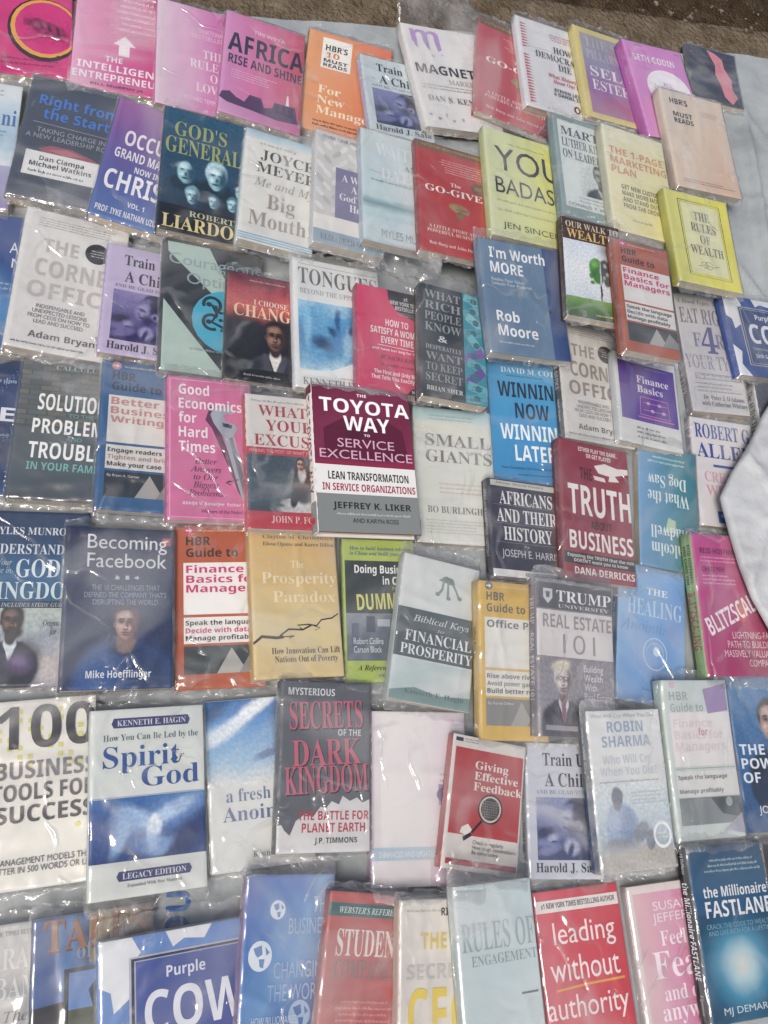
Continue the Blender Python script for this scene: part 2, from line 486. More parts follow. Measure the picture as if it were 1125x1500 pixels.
# measured resting place of each book: centre of its underside, right and up directions, width, height, thickness (metres)
POSES = {
    'ring': (-0.2798, 1.1358, 0.0006, 0.9932, 0.1166, 0.0, -0.1166, 0.9932, 0.0, 0.1282, 0.2059, 0.0172),
    'intel': (-0.1441, 1.1405, 0.0032, 0.9988, 0.0389, -0.0287, -0.0391, 0.9992, -0.0065, 0.1367, 0.2203, 0.0185),
    'love': (-0.032, 1.1257, 0.0143, 0.9907, 0.0562, -0.124, -0.0572, 0.9983, -0.0046, 0.1112, 0.2201, 0.0145),
    'africa': (0.0836, 1.1217, 0.0151, 0.9922, -0.0199, -0.1233, 0.0183, 0.9997, -0.014, 0.136, 0.2205, 0.0185),
    'newman': (0.2314, 1.1422, 0.0006, 0.9975, -0.0704, 0.0, 0.0704, 0.9975, 0.0, 0.15, 0.2231, 0.0185),
    'train1': (0.3156, 1.1261, 0.0181, 0.9849, 0.1237, -0.1214, -0.1215, 0.9923, 0.0246, 0.1212, 0.1608, 0.0145),
    'magnet': (0.4174, 1.1923, 0.0212, 0.9697, 0.2136, -0.1187, -0.2109, 0.9769, 0.0356, 0.1594, 0.2189, 0.0172),
    'giver1': (0.5477, 1.2292, 0.0232, 0.989, -0.0809, -0.1239, 0.0815, 0.9967, -0.0006, 0.17, 0.227, 0.0145),
    'democ': (0.6272, 1.2648, 0.0288, 0.9909, 0.0558, -0.1228, -0.0542, 0.9984, 0.0163, 0.1603, 0.2107, 0.0145),
    'esteem': (0.7355, 1.2753, 0.0306, 0.9898, 0.0722, -0.1226, -0.0705, 0.9973, 0.0183, 0.1342, 0.2147, 0.0145),
    'godin': (0.8484, 1.2601, 0.0315, 0.9781, 0.1697, -0.1202, -0.1672, 0.9855, 0.0302, 0.1474, 0.2221, 0.0224),
    'blob': (1.0096, 1.3836, 0.0006, 0.9997, -0.0225, 0.0, 0.0225, 0.9997, 0.0, 0.1191, 0.1456, 0.0145),
    'must': (0.9004, 1.1404, 0.0462, 0.9873, 0.1068, -0.1176, -0.1, 0.9931, 0.0618, 0.1543, 0.2127, 0.0185),
    'edge1': (-0.3272, 0.8951, 0.0006, 0.9993, 0.0361, 0.0, -0.0361, 0.9993, 0.0, 0.1184, 0.2264, 0.0172),
    'start': (-0.1968, 0.9119, 0.0019, 0.9984, -0.053, -0.0178, 0.053, 0.9986, -0.0011, 0.1352, 0.2252, 0.0238),
    'occ': (-0.0894, 0.8863, 0.0198, 0.9861, -0.1114, -0.1236, 0.1114, 0.9938, -0.0068, 0.1101, 0.2235, 0.0185),
    'gods': (0.0043, 0.8826, 0.0273, 0.9923, 0.0141, -0.1234, -0.0131, 0.9999, 0.0088, 0.1325, 0.2234, 0.0185),
    'joyce': (0.1158, 0.8727, 0.0325, 0.992, -0.0263, -0.1237, 0.027, 0.9996, 0.0037, 0.1164, 0.2076, 0.0185),
    'woman': (0.2259, 0.8885, 0.038, 0.9923, -0.0063, -0.1236, 0.0071, 1.0, 0.0062, 0.1159, 0.2131, 0.0185),
    'myles': (0.3056, 0.9019, 0.0474, 0.992, 0.0264, -0.1233, -0.0253, 0.9996, 0.0103, 0.1265, 0.2135, 0.0185),
    'giver2': (0.4015, 0.8981, 0.0546, 0.9921, 0.023, -0.1234, -0.022, 0.9997, 0.0098, 0.1367, 0.2127, 0.0145),
    'badass': (0.5285, 0.9492, 0.0543, 0.9919, 0.03, -0.1233, -0.0289, 0.9995, 0.0107, 0.1498, 0.215, 0.0172),
    'mlk': (0.6471, 1.0105, 0.0578, 0.992, 0.0258, -0.1233, -0.0247, 0.9996, 0.0102, 0.1267, 0.2145, 0.0172),
    'page1': (0.7427, 0.9971, 0.0637, 0.9922, 0.0187, -0.1234, -0.0177, 0.9998, 0.0093, 0.1363, 0.2219, 0.0185),
    'rules': (0.8545, 0.8978, 0.068, 0.9907, 0.0613, -0.1215, -0.0572, 0.9977, 0.0368, 0.142, 0.1843, 0.0172),
    'edge2': (-0.2882, 0.6664, 0.0006, 0.9997, 0.0259, 0.0, -0.0259, 0.9997, 0.0, 0.121, 0.2163, 0.0172),
    'corner1': (-0.1698, 0.6697, 0.0102, 0.9922, -0.0163, -0.1236, 0.0164, 0.9999, -0.0001, 0.1397, 0.2239, 0.0185),
    'train2': (-0.0714, 0.6542, 0.0171, 0.9922, 0.0144, -0.1235, -0.0141, 0.9999, 0.0037, 0.1027, 0.1755, 0.0145),
    'courage': (0.0276, 0.6532, 0.02, 0.9915, 0.0406, -0.1234, -0.0401, 0.9992, 0.0069, 0.1436, 0.2111, 0.0172),
    'change': (0.103, 0.6315, 0.0284, 0.992, 0.0249, -0.1235, -0.0244, 0.9997, 0.0049, 0.1113, 0.176, 0.0145),
    'tongues': (0.2138, 0.6512, 0.0298, 0.9909, 0.0546, -0.1233, -0.0539, 0.9985, 0.0086, 0.1383, 0.2156, 0.0145),
    'satisfy': (0.292, 0.6346, 0.0352, 0.9923, 0.0116, -0.1235, -0.0113, 0.9999, 0.0033, 0.1082, 0.1754, 0.0185),
    'rich': (0.3881, 0.6353, 0.0424, 0.9923, -0.0129, -0.1236, 0.013, 0.9999, 0.0003, 0.1105, 0.192, 0.022),
    'worth': (0.5099, 0.731, 0.0519, 0.9893, 0.085, -0.1189, -0.0783, 0.9952, 0.0593, 0.1486, 0.1994, 0.0185),
    'walk': (0.6306, 0.7951, 0.071, 0.999, -0.0127, -0.0426, 0.0142, 0.9993, 0.0348, 0.1079, 0.1851, 0.0172),
    'hbrrust': (0.7134, 0.747, 0.0819, 0.9922, 0.0191, -0.1229, -0.0147, 0.9992, 0.0364, 0.1096, 0.2037, 0.0185),
    'eat': (0.8887, 0.7123, 0.0006, 0.9996, 0.0273, 0.0, -0.0273, 0.9996, 0.0, 0.1149, 0.2314, 0.0224),
    'cow2': (0.9924, 0.7519, 0.0172, 0.9879, 0.0952, -0.1227, -0.0941, 0.9955, 0.0147, 0.1549, 0.1583, 0.0172),
    'edge3': (-0.2652, 0.4493, 0.0006, 0.9999, 0.0107, 0.0, -0.0107, 0.9999, 0.0, 0.1111, 0.1964, 0.0172),
    'solut': (-0.1493, 0.4514, 0.0006, 0.9999, 0.0102, 0.0, -0.0102, 0.9999, 0.0, 0.1239, 0.2034, 0.0224),
    'hbrblue': (-0.0534, 0.4465, 0.0189, 0.9914, 0.0426, -0.1234, -0.0421, 0.9991, 0.0064, 0.1081, 0.2142, 0.0172),
    'good': (0.038, 0.4358, 0.0254, 0.9898, 0.0721, -0.1232, -0.0714, 0.9974, 0.01, 0.1154, 0.2068, 0.0185),
    'excuse': (0.1422, 0.4237, 0.0316, 0.9898, 0.072, -0.1232, -0.0713, 0.9974, 0.01, 0.114, 0.1969, 0.0172),
    'toyota': (0.2506, 0.4341, 0.0359, 0.9898, 0.0711, -0.1232, -0.0704, 0.9975, 0.0099, 0.1507, 0.2174, 0.024),
    'small': (0.4025, 0.44, 0.0006, 1.0, 0.0098, 0.0, -0.0098, 1.0, 0.0, 0.1264, 0.2168, 0.0172),
    'winning': (0.5301, 0.5424, 0.0006, 0.9999, 0.0147, 0.0, -0.0147, 0.9999, 0.0, 0.1312, 0.2141, 0.0185),
    'corner2': (0.6456, 0.621, 0.0122, 0.9923, -0.0086, -0.1234, 0.0065, 0.9998, -0.0176, 0.1335, 0.2194, 0.0172),
    'finance': (0.7399, 0.5958, 0.0187, 0.9914, -0.0457, -0.1227, 0.0433, 0.9988, -0.0221, 0.1262, 0.1652, 0.0145),
    'allen': (0.8857, 0.4876, 0.0006, 0.9996, -0.0291, 0.0, 0.0291, 0.9996, 0.0, 0.1213, 0.1932, 0.0185),
    'audac': (1.0296, 0.5538, 0.0006, 0.9999, -0.0168, 0.0, 0.0168, 0.9999, 0.0, 0.1302, 0.2221, 0.026),
    'africans': (0.5041, 0.3575, 0.0126, 0.9923, 0.0045, -0.1236, -0.0045, 1.0, 0.0001, 0.1206, 0.1504, 0.0185),
    'truth': (0.623, 0.3942, 0.0169, 0.9915, -0.0411, -0.1234, 0.0408, 0.9992, -0.0054, 0.1284, 0.2238, 0.0185),
    'dog': (0.7643, 0.4169, 0.0006, 0.9947, -0.1031, 0.0, 0.1031, 0.9947, 0.0, 0.1078, 0.2084, 0.0185),
    'blitz': (0.8496, 0.2605, 0.0126, 0.9946, 0.0313, -0.0994, -0.0269, 0.9986, 0.0457, 0.1458, 0.2196, 0.0224),
    'kingdom': (-0.1704, 0.2246, 0.0006, 0.9989, 0.0466, 0.0, -0.0466, 0.9989, 0.0, 0.1379, 0.2217, 0.0185),
    'facebook': (-0.0604, 0.2147, 0.0133, 0.9904, 0.0614, -0.1238, -0.0618, 0.9981, 0.0001, 0.1321, 0.2051, 0.0185),
    'hbrorange': (0.0665, 0.2258, 0.0006, 0.9972, 0.0751, 0.0, -0.0751, 0.9972, 0.0, 0.1136, 0.2171, 0.0172),
    'prosper': (0.1626, 0.2311, 0.0126, 0.9891, 0.0793, -0.1239, -0.0799, 0.9968, 0.0, 0.1208, 0.2, 0.0185),
    'china': (0.2844, 0.2298, 0.0006, 0.9994, 0.0339, 0.0, -0.0339, 0.9994, 0.0, 0.1042, 0.1993, 0.0185),
    'biblical': (0.3571, 0.1993, 0.017, 0.9829, -0.1382, -0.1217, 0.1365, 0.9904, -0.0217, 0.1196, 0.2026, 0.0172),
    'politics': (0.4673, 0.1638, 0.0181, 0.9923, -0.0084, -0.124, 0.0145, 0.9987, 0.0479, 0.1047, 0.2175, 0.0185),
    'estate': (0.5613, 0.1678, 0.0258, 0.9915, -0.0355, -0.1252, 0.0413, 0.9982, 0.0446, 0.1287, 0.218, 0.0185),
    'healing': (0.7073, 0.2113, 0.0006, 0.9897, -0.1431, 0.0, 0.1431, 0.9897, 0.0, 0.115, 0.211, 0.0172),
    'hundred': (-0.139, -0.0041, 0.0006, 0.9945, 0.1044, 0.0, -0.1044, 0.9945, 0.0, 0.148, 0.2074, 0.0224),
    'spirit': (-0.0068, -0.013, 0.0158, 0.9886, 0.0859, -0.124, -0.0866, 0.9962, 0.0001, 0.132, 0.2088, 0.0172),
    'fresh': (0.1271, 0.0064, 0.0006, 0.995, 0.0994, 0.0, -0.0994, 0.995, 0.0, 0.1267, 0.2014, 0.0172),
    'secrets': (0.204, 0.024, 0.0162, 0.9923, -0.0071, -0.1235, 0.0056, 0.9999, -0.0127, 0.1201, 0.205, 0.0185),
    'white': (0.334, -0.015, 0.0006, 1.0, -0.0043, 0.0, 0.0043, 1.0, 0.0, 0.1299, 0.2134, 0.0224),
    'feedback': (0.4169, -0.0259, 0.021, 0.9799, -0.1579, -0.1222, 0.1569, 0.9875, -0.0182, 0.11, 0.1641, 0.0145),
    'train3': (0.5397, -0.0346, 0.0006, 0.9994, -0.0333, 0.0, 0.0333, 0.9994, 0.0, 0.1079, 0.1727, 0.0172),
    'robin': (0.6261, -0.007, 0.0282, 0.9914, 0.0501, -0.1209, -0.0437, 0.9975, 0.0551, 0.1251, 0.2072, 0.0185),
    'hbrwhite': (0.7569, 0.0336, 0.0129, 0.9929, 0.0367, -0.1131, -0.0308, 0.9981, 0.0533, 0.1203, 0.2183, 0.0185),
    'power': (0.8903, 0.0431, 0.0006, 1.0, 0.0052, 0.0, -0.0052, 1.0, 0.0, 0.1314, 0.2265, 0.0185),
    'obama': (-0.1378, -0.2124, 0.0006, 0.9957, 0.0921, 0.0, -0.0921, 0.9957, 0.0, 0.1078, 0.1408, 0.0185),
    'tales': (-0.048, -0.2152, 0.0148, 0.9885, 0.0865, -0.124, -0.0872, 0.9962, -0.0, 0.1261, 0.1669, 0.0145),
    'cow1': (0.0394, -0.2389, 0.0193, 0.9874, 0.0986, -0.124, -0.0992, 0.9951, 0.0015, 0.1592, 0.1717, 0.0185),
    'business': (0.1616, -0.1918, 0.0228, 0.992, -0.0285, -0.1232, 0.027, 0.9995, -0.0143, 0.1073, 0.1817, 0.0185),
    'student': (0.2493, -0.2085, 0.0312, 0.9859, -0.1151, -0.1215, 0.1129, 0.9933, -0.0249, 0.1001, 0.1699, 0.0172),
    'ceo': (0.3393, -0.2197, 0.038, 0.9918, -0.0334, -0.1231, 0.0318, 0.9994, -0.0148, 0.1012, 0.1739, 0.0172),
    'engage': (0.4148, -0.2073, 0.0463, 0.9908, 0.0538, -0.124, -0.0547, 0.9985, -0.004, 0.1088, 0.1832, 0.0172),
    'leading': (0.555, -0.2343, 0.0006, 0.9975, 0.0711, 0.0, -0.0711, 0.9975, 0.0, 0.1234, 0.2066, 0.0172),
    'fear': (0.6891, -0.2295, 0.0006, 0.9972, 0.075, 0.0, -0.075, 0.9972, 0.0, 0.1178, 0.2002, 0.0172),
    'million': (0.7744, -0.1903, 0.0143, 0.992, 0.0245, -0.124, -0.027, 0.9995, -0.0184, 0.1348, 0.2129, 0.0185),
    'black': (0.9029, -0.1871, 0.0006, 1.0, 0.0011, 0.0, -0.0011, 1.0, 0.0, 0.1157, 0.2139, 0.0172),
}
ORDER = {'ring': 701, 'intel': 702, 'love': 703, 'africa': 704, 'newman': 705, 'train1': 706, 'magnet': 707, 'giver1': 708, 'democ': 709, 'esteem': 710, 'godin': 711, 'blob': 712, 'must': 713, 'edge1': 601, 'start': 602, 'occ': 603, 'gods': 604, 'joyce': 605, 'woman': 606, 'myles': 607, 'giver2': 608, 'badass': 609, 'mlk': 610, 'page1': 611, 'rules': 612, 'edge2': 501, 'corner1': 502, 'train2': 503, 'courage': 504, 'change': 505, 'tongues': 506, 'satisfy': 507, 'rich': 508, 'worth': 613, 'walk': 614, 'hbrrust': 615, 'eat': 512, 'cow2': 513, 'edge3': 401, 'solut': 402, 'hbrblue': 403, 'good': 404, 'excuse': 405, 'toyota': 406, 'small': 407, 'winning': 408, 'corner2': 409, 'finance': 410, 'allen': 430, 'audac': 431, 'africans': 420, 'truth': 421, 'dog': 422, 'blitz': 423, 'kingdom': 301, 'facebook': 302, 'hbrorange': 303, 'prosper': 304, 'china': 305, 'biblical': 306, 'politics': 307, 'estate': 308, 'healing': 309, 'hundred': 201, 'spirit': 202, 'fresh': 203, 'secrets': 204, 'white': 205, 'feedback': 206, 'train3': 207, 'robin': 320, 'hbrwhite': 321, 'power': 322, 'obama': 101, 'tales': 102, 'cow1': 103, 'business': 104, 'student': 105, 'ceo': 106, 'engage': 107, 'leading': 108, 'fear': 109, 'million': 110, 'black': 99}   # who lies on whom

# ------------------------------------------------------------------ lettering
SERIF = (0x1D400, 0x1D41A, 0x1D7CE)
FONTS = {'s': (None, 0.0), 'l': (None, -0.012), 'm': (None, 0.018), 'b': ((0x1D5D4, 0x1D5EE, 0x1D7EC), 0.0), 'f': (SERIF, -0.004), 'F': (SERIF, 0.0),
         'i': ((0x1D434, 0x1D44E, None), 0.0), 'I': ((0x1D468, 0x1D482, SERIF[2]), 0.0), 'T': ((0x1D670, 0x1D68A, 0x1D7F6), 0.0), 'h': ((0x1D4D0, 0x1D4EA, None), 0.0)}

def fancy(s, font):
    f = FONTS[font][0]
    if f is None:
        return s
    o = []
    for c in s:
        if 'A' <= c <= 'Z':
            o.append(chr(f[0] + ord(c) - 65))
        elif 'a' <= c <= 'z':
            o.append('\u210e' if f[1] == 0x1D44E and c == 'h' else chr(f[1] + ord(c) - 97))
        elif c.isdigit() and f[2]:
            o.append(chr(f[2] + ord(c) - 48))
        else:
            o.append(c)
    return ''.join(o)

_text = {}
def text_want(s, font):
    if (s, font) in _text:
        return
    cu = bpy.data.curves.new('lettering', 'FONT')
    cu.body = fancy(s, font)
    cu.offset = FONTS[font][1]
    cu.resolution_u = 3
    o = bpy.data.objects.new('lettering', cu)
    C.objects.link(o)
    _text[(s, font)] = o

def text_bake():
    bpy.context.view_layer.update()
    dg = bpy.context.evaluated_depsgraph_get()
    for k, o in list(_text.items()):
        me = o.evaluated_get(dg).to_mesh()
        _text[k] = ([(v.co.x, v.co.y) for v in me.vertices], [tuple(p.vertices) for p in me.polygons])
        o.evaluated_get(dg).to_mesh_clear()
    for o in [o for o in C.objects if o.type == 'FONT']:
        cu = o.data
        bpy.data.objects.remove(o)
        bpy.data.curves.remove(cu)

# ------------------------------------------------------------------ what is printed on a cover (u to the right, v down, 0..1)
def t(s, u0, v0, u1, v1, col, font='b', al='j', rot=0):
    return ('t', s, u0, v0, u1, v1, col, font, al, rot)
def r(u0, v0, u1, v1, col):
    return ('p', col, [(u0, v0), (u1, v0), (u1, v1), (u0, v1)])
def p(col, *a):
    return ('p', col, [(a[i], a[i + 1]) for i in range(0, len(a), 2)])
def e(u, v, ru, rv, col, rot=0, n=22):
    c, s = math.cos(math.radians(rot)), math.sin(math.radians(rot))
    pts = []
    for i in range(n):
        a = 2 * math.pi * i / n
        x, y = ru * math.cos(a), rv * 1.5 * math.sin(a)
        pts.append((u + x * c - y * s, v + (x * s + y * c) / 1.5))
    return ('p', col, pts)
def g(u0, v0, u1, v1, cols, d='v', nz=0.12, sc=5.0):
    return ('g', u0, v0, u1, v1, cols, d, nz, sc)
def l(col, w, *a):
    """bent line of width w (in u)"""
    pts = [Vector((a[i], a[i + 1] * 1.5)) for i in range(0, len(a), 2)]
    L, Rr = [], []
    for i, q in enumerate(pts):
        d = (pts[min(i + 1, len(pts) - 1)] - pts[max(i - 1, 0)]).normalized()
        n = Vector((-d.y, d.x)) * w / 2
        L.append(q + n); Rr.append(q - n)
    return ('q', col, [(x.x, x.y / 1.5) for x in L], [(x.x, x.y / 1.5) for x in Rr])
def k(u0, v0, u1, v1, n, col, al='l'):
    """lines of print too small to read"""
    return ('k', u0, v0, u1, v1, n, col, al)
def curl(u, v, rad, a0, a1, col, w=0.02, n=14, shrink=0.0):
    pts = []
    for i in range(n + 1):
        a = math.radians(a0 + (a1 - a0) * i / n); rr = rad * (1 - shrink * i / n)
        pts += [u + rr * math.cos(a), v + rr * math.sin(a) / 1.5]
    return l(col, w, *pts)
def pt(u0, v0, u1, v1, stops, d, blobs, warp=.014, nz=.12):
    """printed photograph made of soft tones; each tone is (u, v, half width, half height, turn, colour, softness), sizes in cover widths"""
    return ('pt', u0, v0, u1, v1, stops, d, blobs, warp, nz)
def face(u, v, s, skin, dark, lite, hair, lip='5a2c2c', turn=0):
    y = s * .667
    return [(u - .76 * s, v + .12 * y, .12 * s, .24 * s, 0, skin, .3), (u, v - .28 * y, .90 * s, 1.06 * s, turn, hair, .14), (u, v + .14 * y, .73 * s, 1.04 * s, turn, skin, .14),
            (u + .52 * s, v + .2 * y, .34 * s, .95 * s, 8, dark, .85), (u - .14 * s, v - .48 * y, .42 * s, .26 * s, 0, lite, .9), (u - .36 * s, v + .34 * y, .2 * s, .24 * s, 0, lite, .9), (u + .22 * s, v + .36 * y, .15 * s, .2 * s, 0, lite, .9),
            (u - .29 * s, v - .12 * y, .25 * s, .17 * s, 0, dark, .7), (u + .28 * s, v - .12 * y, .25 * s, .17 * s, 0, dark, .7),
            (u - .30 * s, v - .26 * y, .22 * s, .055 * s, -6, hair, .5), (u + .28 * s, v - .26 * y, .22 * s, .055 * s, 6, hair, .5), (u - .28 * s, v - .07 * y, .13 * s, .075 * s, 0, hair, .5), (u + .27 * s, v - .07 * y, .13 * s, .075 * s, 0, hair, .5),
            (u + .09 * s, v + .16 * y, .09 * s, .30 * s, 0, dark, .8), (u - .02 * s, v + .32 * y, .10 * s, .08 * s, 0, lite, .8), (u, v + .46 * y, .20 * s, .06 * s, 0, dark, .7), (u, v + .70 * y, .30 * s, .075 * s, 0, lip, .45), (u, v + .88 * y, .26 * s, .07 * s, 0, dark, .8)]
def mini(u, v, s, skin, dark, lite, hair):
    y = s * .667
    return [(u, v - .28 * y, .90 * s, 1.06 * s, 0, hair, .14), (u, v + .14 * y, .70 * s, 1.04 * s, 0, skin, .14), (u + .55 * s, v + .2 * y, .36 * s, .95 * s, 8, dark, .7), (u - .2 * s, v - .40 * y, .45 * s, .26 * s, 0, lite, .9), (u - .34 * s, v + .36 * y, .2 * s, .2 * s, 0, lite, .9),
            (u - .28 * s, v - .10 * y, .18 * s, .08 * s, 0, dark, .8), (u + .28 * s, v - .10 * y, .18 * s, .08 * s, 0, dark, .8), (u + .06 * s, v + .34 * y, .13 * s, .20 * s, 0, dark, .8), (u, v + .72 * y, .3 * s, .10 * s, 0, dark, .4)]
def bust(u, v, s, skin, dark, lite, hair, cloth, cloth2, shirt, lip='5a2c2c'):
    y = s * .667
    return [(u, v + 3.5 * y, 2.25 * s, 2.0 * s, 0, cloth, .08), (u + 1.2 * s, v + 3.4 * y, 1.0 * s, 1.7 * s, 10, cloth2, .6), (u - 1.5 * s, v + 2.6 * y, .5 * s, .6 * s, 30, cloth2, .7), (u, v + 2.0 * y, .50 * s, .95 * s, 0, shirt, .16),
            (u - .52 * s, v + 2.55 * y, .30 * s, 1.05 * s, -20, cloth, .2), (u + .52 * s, v + 2.55 * y, .30 * s, 1.05 * s, 20, cloth, .2), (u - .3 * s, v + 2.5 * y, .05 * s, .8 * s, -18, cloth2, .4), (u, v + 1.2 * y, .43 * s, .62 * s, 0, dark, .2)] + face(u, v, s, skin, dark, lite, hair, lip)
def globe(u, v, s, c1, c2):
    y = s * .667
    return [e(u, v, s, y, c1), p(c2, u - .6 * s, v - .5 * y, u + .1 * s, v - .7 * y, u + .2 * s, v - .1 * y, u - .2 * s, v + .1 * y, u - .4 * s, v - .1 * y),
            p(c2, u - .1 * s, v + .2 * y, u + .4 * s, v + .2 * y, u + .3 * s, v + .8 * y, u, v + .7 * y), p(c2, u + .4 * s, v - .6 * y, u + .8 * s, v - .2 * y, u + .5 * s, v)]
def child(dark, mid, lite, hair):
    """printed photograph of a mother bent over a small child"""
    return [(.92, .82, .30, .26, 20, dark, .3), (.40, .86, .36, .16, 0, dark, .5), (.70, .50, .20, .15, -10, hair, .15), (.60, .565, .155, .165, -20, mid, .16), (.74, .54, .12, .17, -8, hair, .25), (.70, .62, .05, .055, 0, lite, .5), (.70, .62, .025, .03, 0, dark, .6),
            (.54, .54, .07, .05, -20, lite, .8), (.53, .60, .07, .06, 0, lite, .8), (.485, .605, .03, .035, 0, mid, .4), (.53, .565, .05, .022, 15, dark, .6), (.52, .635, .04, .014, 10, dark, .5), (.62, .655, .10, .06, 30, dark, .7),
            (.26, .70, .17, .11, -10, mid, .3), (.24, .67, .14, .06, -10, hair, .5), (.34, .71, .06, .04, 0, lite, .8), (.36, .735, .05, .012, 0, dark, .6), (.30, .79, .16, .05, -14, mid, .4), (.60, .77, .10, .09, 0, lite, .35), (.58, .80, .03, .09, 20, dark, .5), (.80, .74, .13, .06, 30, mid, .6)]
def guide(bgc, title_col, lines, l3, tdark, panel='e6e4e0', grey='4a5254', c3=None, by=None):
    c3 = c3 or [tdark] * 3
    L = [r(.09, .235, 1.0, .555, panel), r(.09, .572, 1.0, .73, panel), r(.09, .745, 1.0, .91, grey), e(.16, .03, .06, .028, title_col), p('e8d8d8', .12, .026, .16, .026, .16, .015, .2, .03, .16, .045, .16, .034, .12, .034),
         k(.26, .022, .92, .038, 1, 'd8c0a8'), t('HBR', .12, .07, .40, .125, tdark), t('Guide to', .12, .142, .72, .20, tdark)]
    n = len(lines)
    y0 = .25
    wl = {'Finance': .66, 'Basics for': .84, 'Managers': .84, 'Better': .58, 'Business': .80, 'Writing': .64, 'Office Politics': 1.15}
    for i, s in enumerate(lines):
        L.append(t(s, .12, y0 + i * .062, .12 + wl.get(s, .8), y0 + .05 + i * .062 + (.012 if any(c in s for c in 'gpy') else 0), title_col))
    for i, s in enumerate(l3):
        L.append(t(s, .11, .59 + i * .046, .11 + .046 * len(s), .622 + i * .046 + (.008 if any(c in s for c in 'gpy') else 0), c3[i]))
    if by:
        L.append(t(by, .12, .765, .5, .787, 'd8d8d4', 's'))
    L += [p('5c6668' if grey == '4a5254' else 'a8a8a2', .45, .91, .62, .76, .80, .91), p('3a4244' if grey == '4a5254' else '8a8a86', .7, .91, .85, .78, 1.0, .86, 1.0, .91)]
    return L
def cow(bgl, panel):
    return [p('e2e4e6', 0, .0, .22, .0, .28, .10, .20, .18, .22, .34, .10, .42, .08, .30, 0, .26), p('e2e4e6', .45, 0, .78, 0, .72, .08, .58, .06, .50, .10), p('dfe2e6', 0, .62, .12, .70, .08, .86, .2, 1, 0, 1), p('dfe2e6', .55, .92, .8, .90, .9, 1, .5, 1),
            r(.20, .12, 1.02, .86, 'b8bcc8'), r(.215, .13, 1.02, .85, '262c48'), r(.235, .145, 1.02, .835, 'a8aec4'), r(.245, .152, 1.02, .828, panel),
            t('Purple', .45, .20, .72, .29, 'e4e6ee', 'b'), t('COW', .30, .33, 1.0, .58, 'e6e8ee', 'b'), t('Transform Your Business by Being Remarkable', .30, .63, .98, .67, 'd8dcec', 's'), t('Seth Godin', .32, .71, .62, .76, 'd8dcec', 'b'), k(.64, .72, .95, .74, 1, 'a8b0d0')]
def corner(ti, ink2):  # title grey set per copy, with the film glare mixed into it
    return [k(.13, .05, .92, .115, 4, '6a6a6a'), t('THE', .20, .20, .54, .30, ti), t('CORNER', .16, .35, .98, .475, ti), t('OFFICE', .12, .515, .94, .63, ti), e(.72, .235, .12, .075, '2c2c2e'), k(.65, .21, .79, .26, 3, 'd8d8d8', 'c'),
            t('INDISPENSABLE AND\nUNEXPECTED LESSONS\nFROM CEOS ON HOW TO\nLEAD AND SUCCEED', .17, .675, .74, .81, ink2, 's', 'c'), t('Adam Bryant', .20, .865, .86, .925, ink2, 'b'), k(.06, .945, .9, .962, 1, ink2),
            p('c8c6c4', .86, .5, 1.0, .42, 1.0, .82, .92, .78), p('a8a6a4', .8, .83, .98, .80, .98, .86, .84, .88), p('b4b2b0', .9, .62, 1.0, .62, 1.0, .68, .9, .66)]
def trainup(bgcols, ti, dark, mid, lite, hair, ti2):
    return [t('Train Up', .24, .075, .92, .20, ti, 'F'), t('A Child', .26, .225, .90, .33, ti, 'F'), t("AND BE GLAD YOU DID", .13, .355, 1.0, .385, ti2, 'f'), pt(.13, .41, .998, .865, bgcols, 'v', child(dark, mid, lite, hair), .02)] + [t('Harold J. Sala', .10, .885, .96, .96, ti, 'F')]

# ------------------------------------------------------------------ book builder
HEADS = {}
def deform(b, x, y):
    sx, sy = 2 * x / b['w'], 2 * y / b['h']
    c = b['bend']
    return c[0] * (sx * sx - .4) + c[1] * (sy * sy - .4) + c[2] * sx * sy + c[3] * max(0, sx) ** 3 * max(0, -sy) ** 2

def fin(b, me):
    """bend the whole book a little: everything above the table side moves with the cover"""
    tt = b['t']
    for v in me.vertices:
        v.co.z += deform(b, v.co.x, v.co.y) * max(0.0, min(1.2, v.co.z / tt))

def sheet_mesh(name, x0, x1, y0, y1, z0, z1, nx, ny, corner=0.0):
    """slab with a gridded top"""
    bm = bmesh.new()
    top = [[bm.verts.new((x0 + (x1 - x0) * i / nx, y0 + (y1 - y0) * j / ny, z1)) for i in range(nx + 1)] for j in range(ny + 1)]
    bot = [[bm.verts.new((x0 + (x1 - x0) * i / nx, y0 + (y1 - y0) * j / ny, z0)) for i in range(nx + 1)] for j in range(ny + 1)]
    uvl = bm.loops.layers.uv.new('print')
    for j in range(ny):
        for i in range(nx):
            bm.faces.new((top[j][i], top[j][i + 1], top[j + 1][i + 1], top[j + 1][i]))
            bm.faces.new((bot[j][i], bot[j + 1][i], bot[j + 1][i + 1], bot[j][i + 1]))
    def side(a, b_):
        for q in range(len(a) - 1):
            bm.faces.new((a[q], b_[q], b_[q + 1], a[q + 1]))
    side(bot[0], bot[0]) if False else None
    side(top[0], bot[0]); side([r_[-1] for r_ in top], [r_[-1] for r_ in bot])
    side(list(reversed(top[-1])), list(reversed(bot[-1]))); side([r_[0] for r_ in reversed(top)], [r_[0] for r_ in reversed(bot)])
    bmesh.ops.recalc_face_normals(bm, faces=bm.faces[:])
    for f in bm.faces:
        for lp in f.loops:
            lp[uvl].uv = ((lp.vert.co.x - x0) / (x1 - x0), 1 - (lp.vert.co.y - y0) / (y1 - y0))
    me = bpy.data.meshes.new(name)
    bm.to_mesh(me); bm.free()
    return me

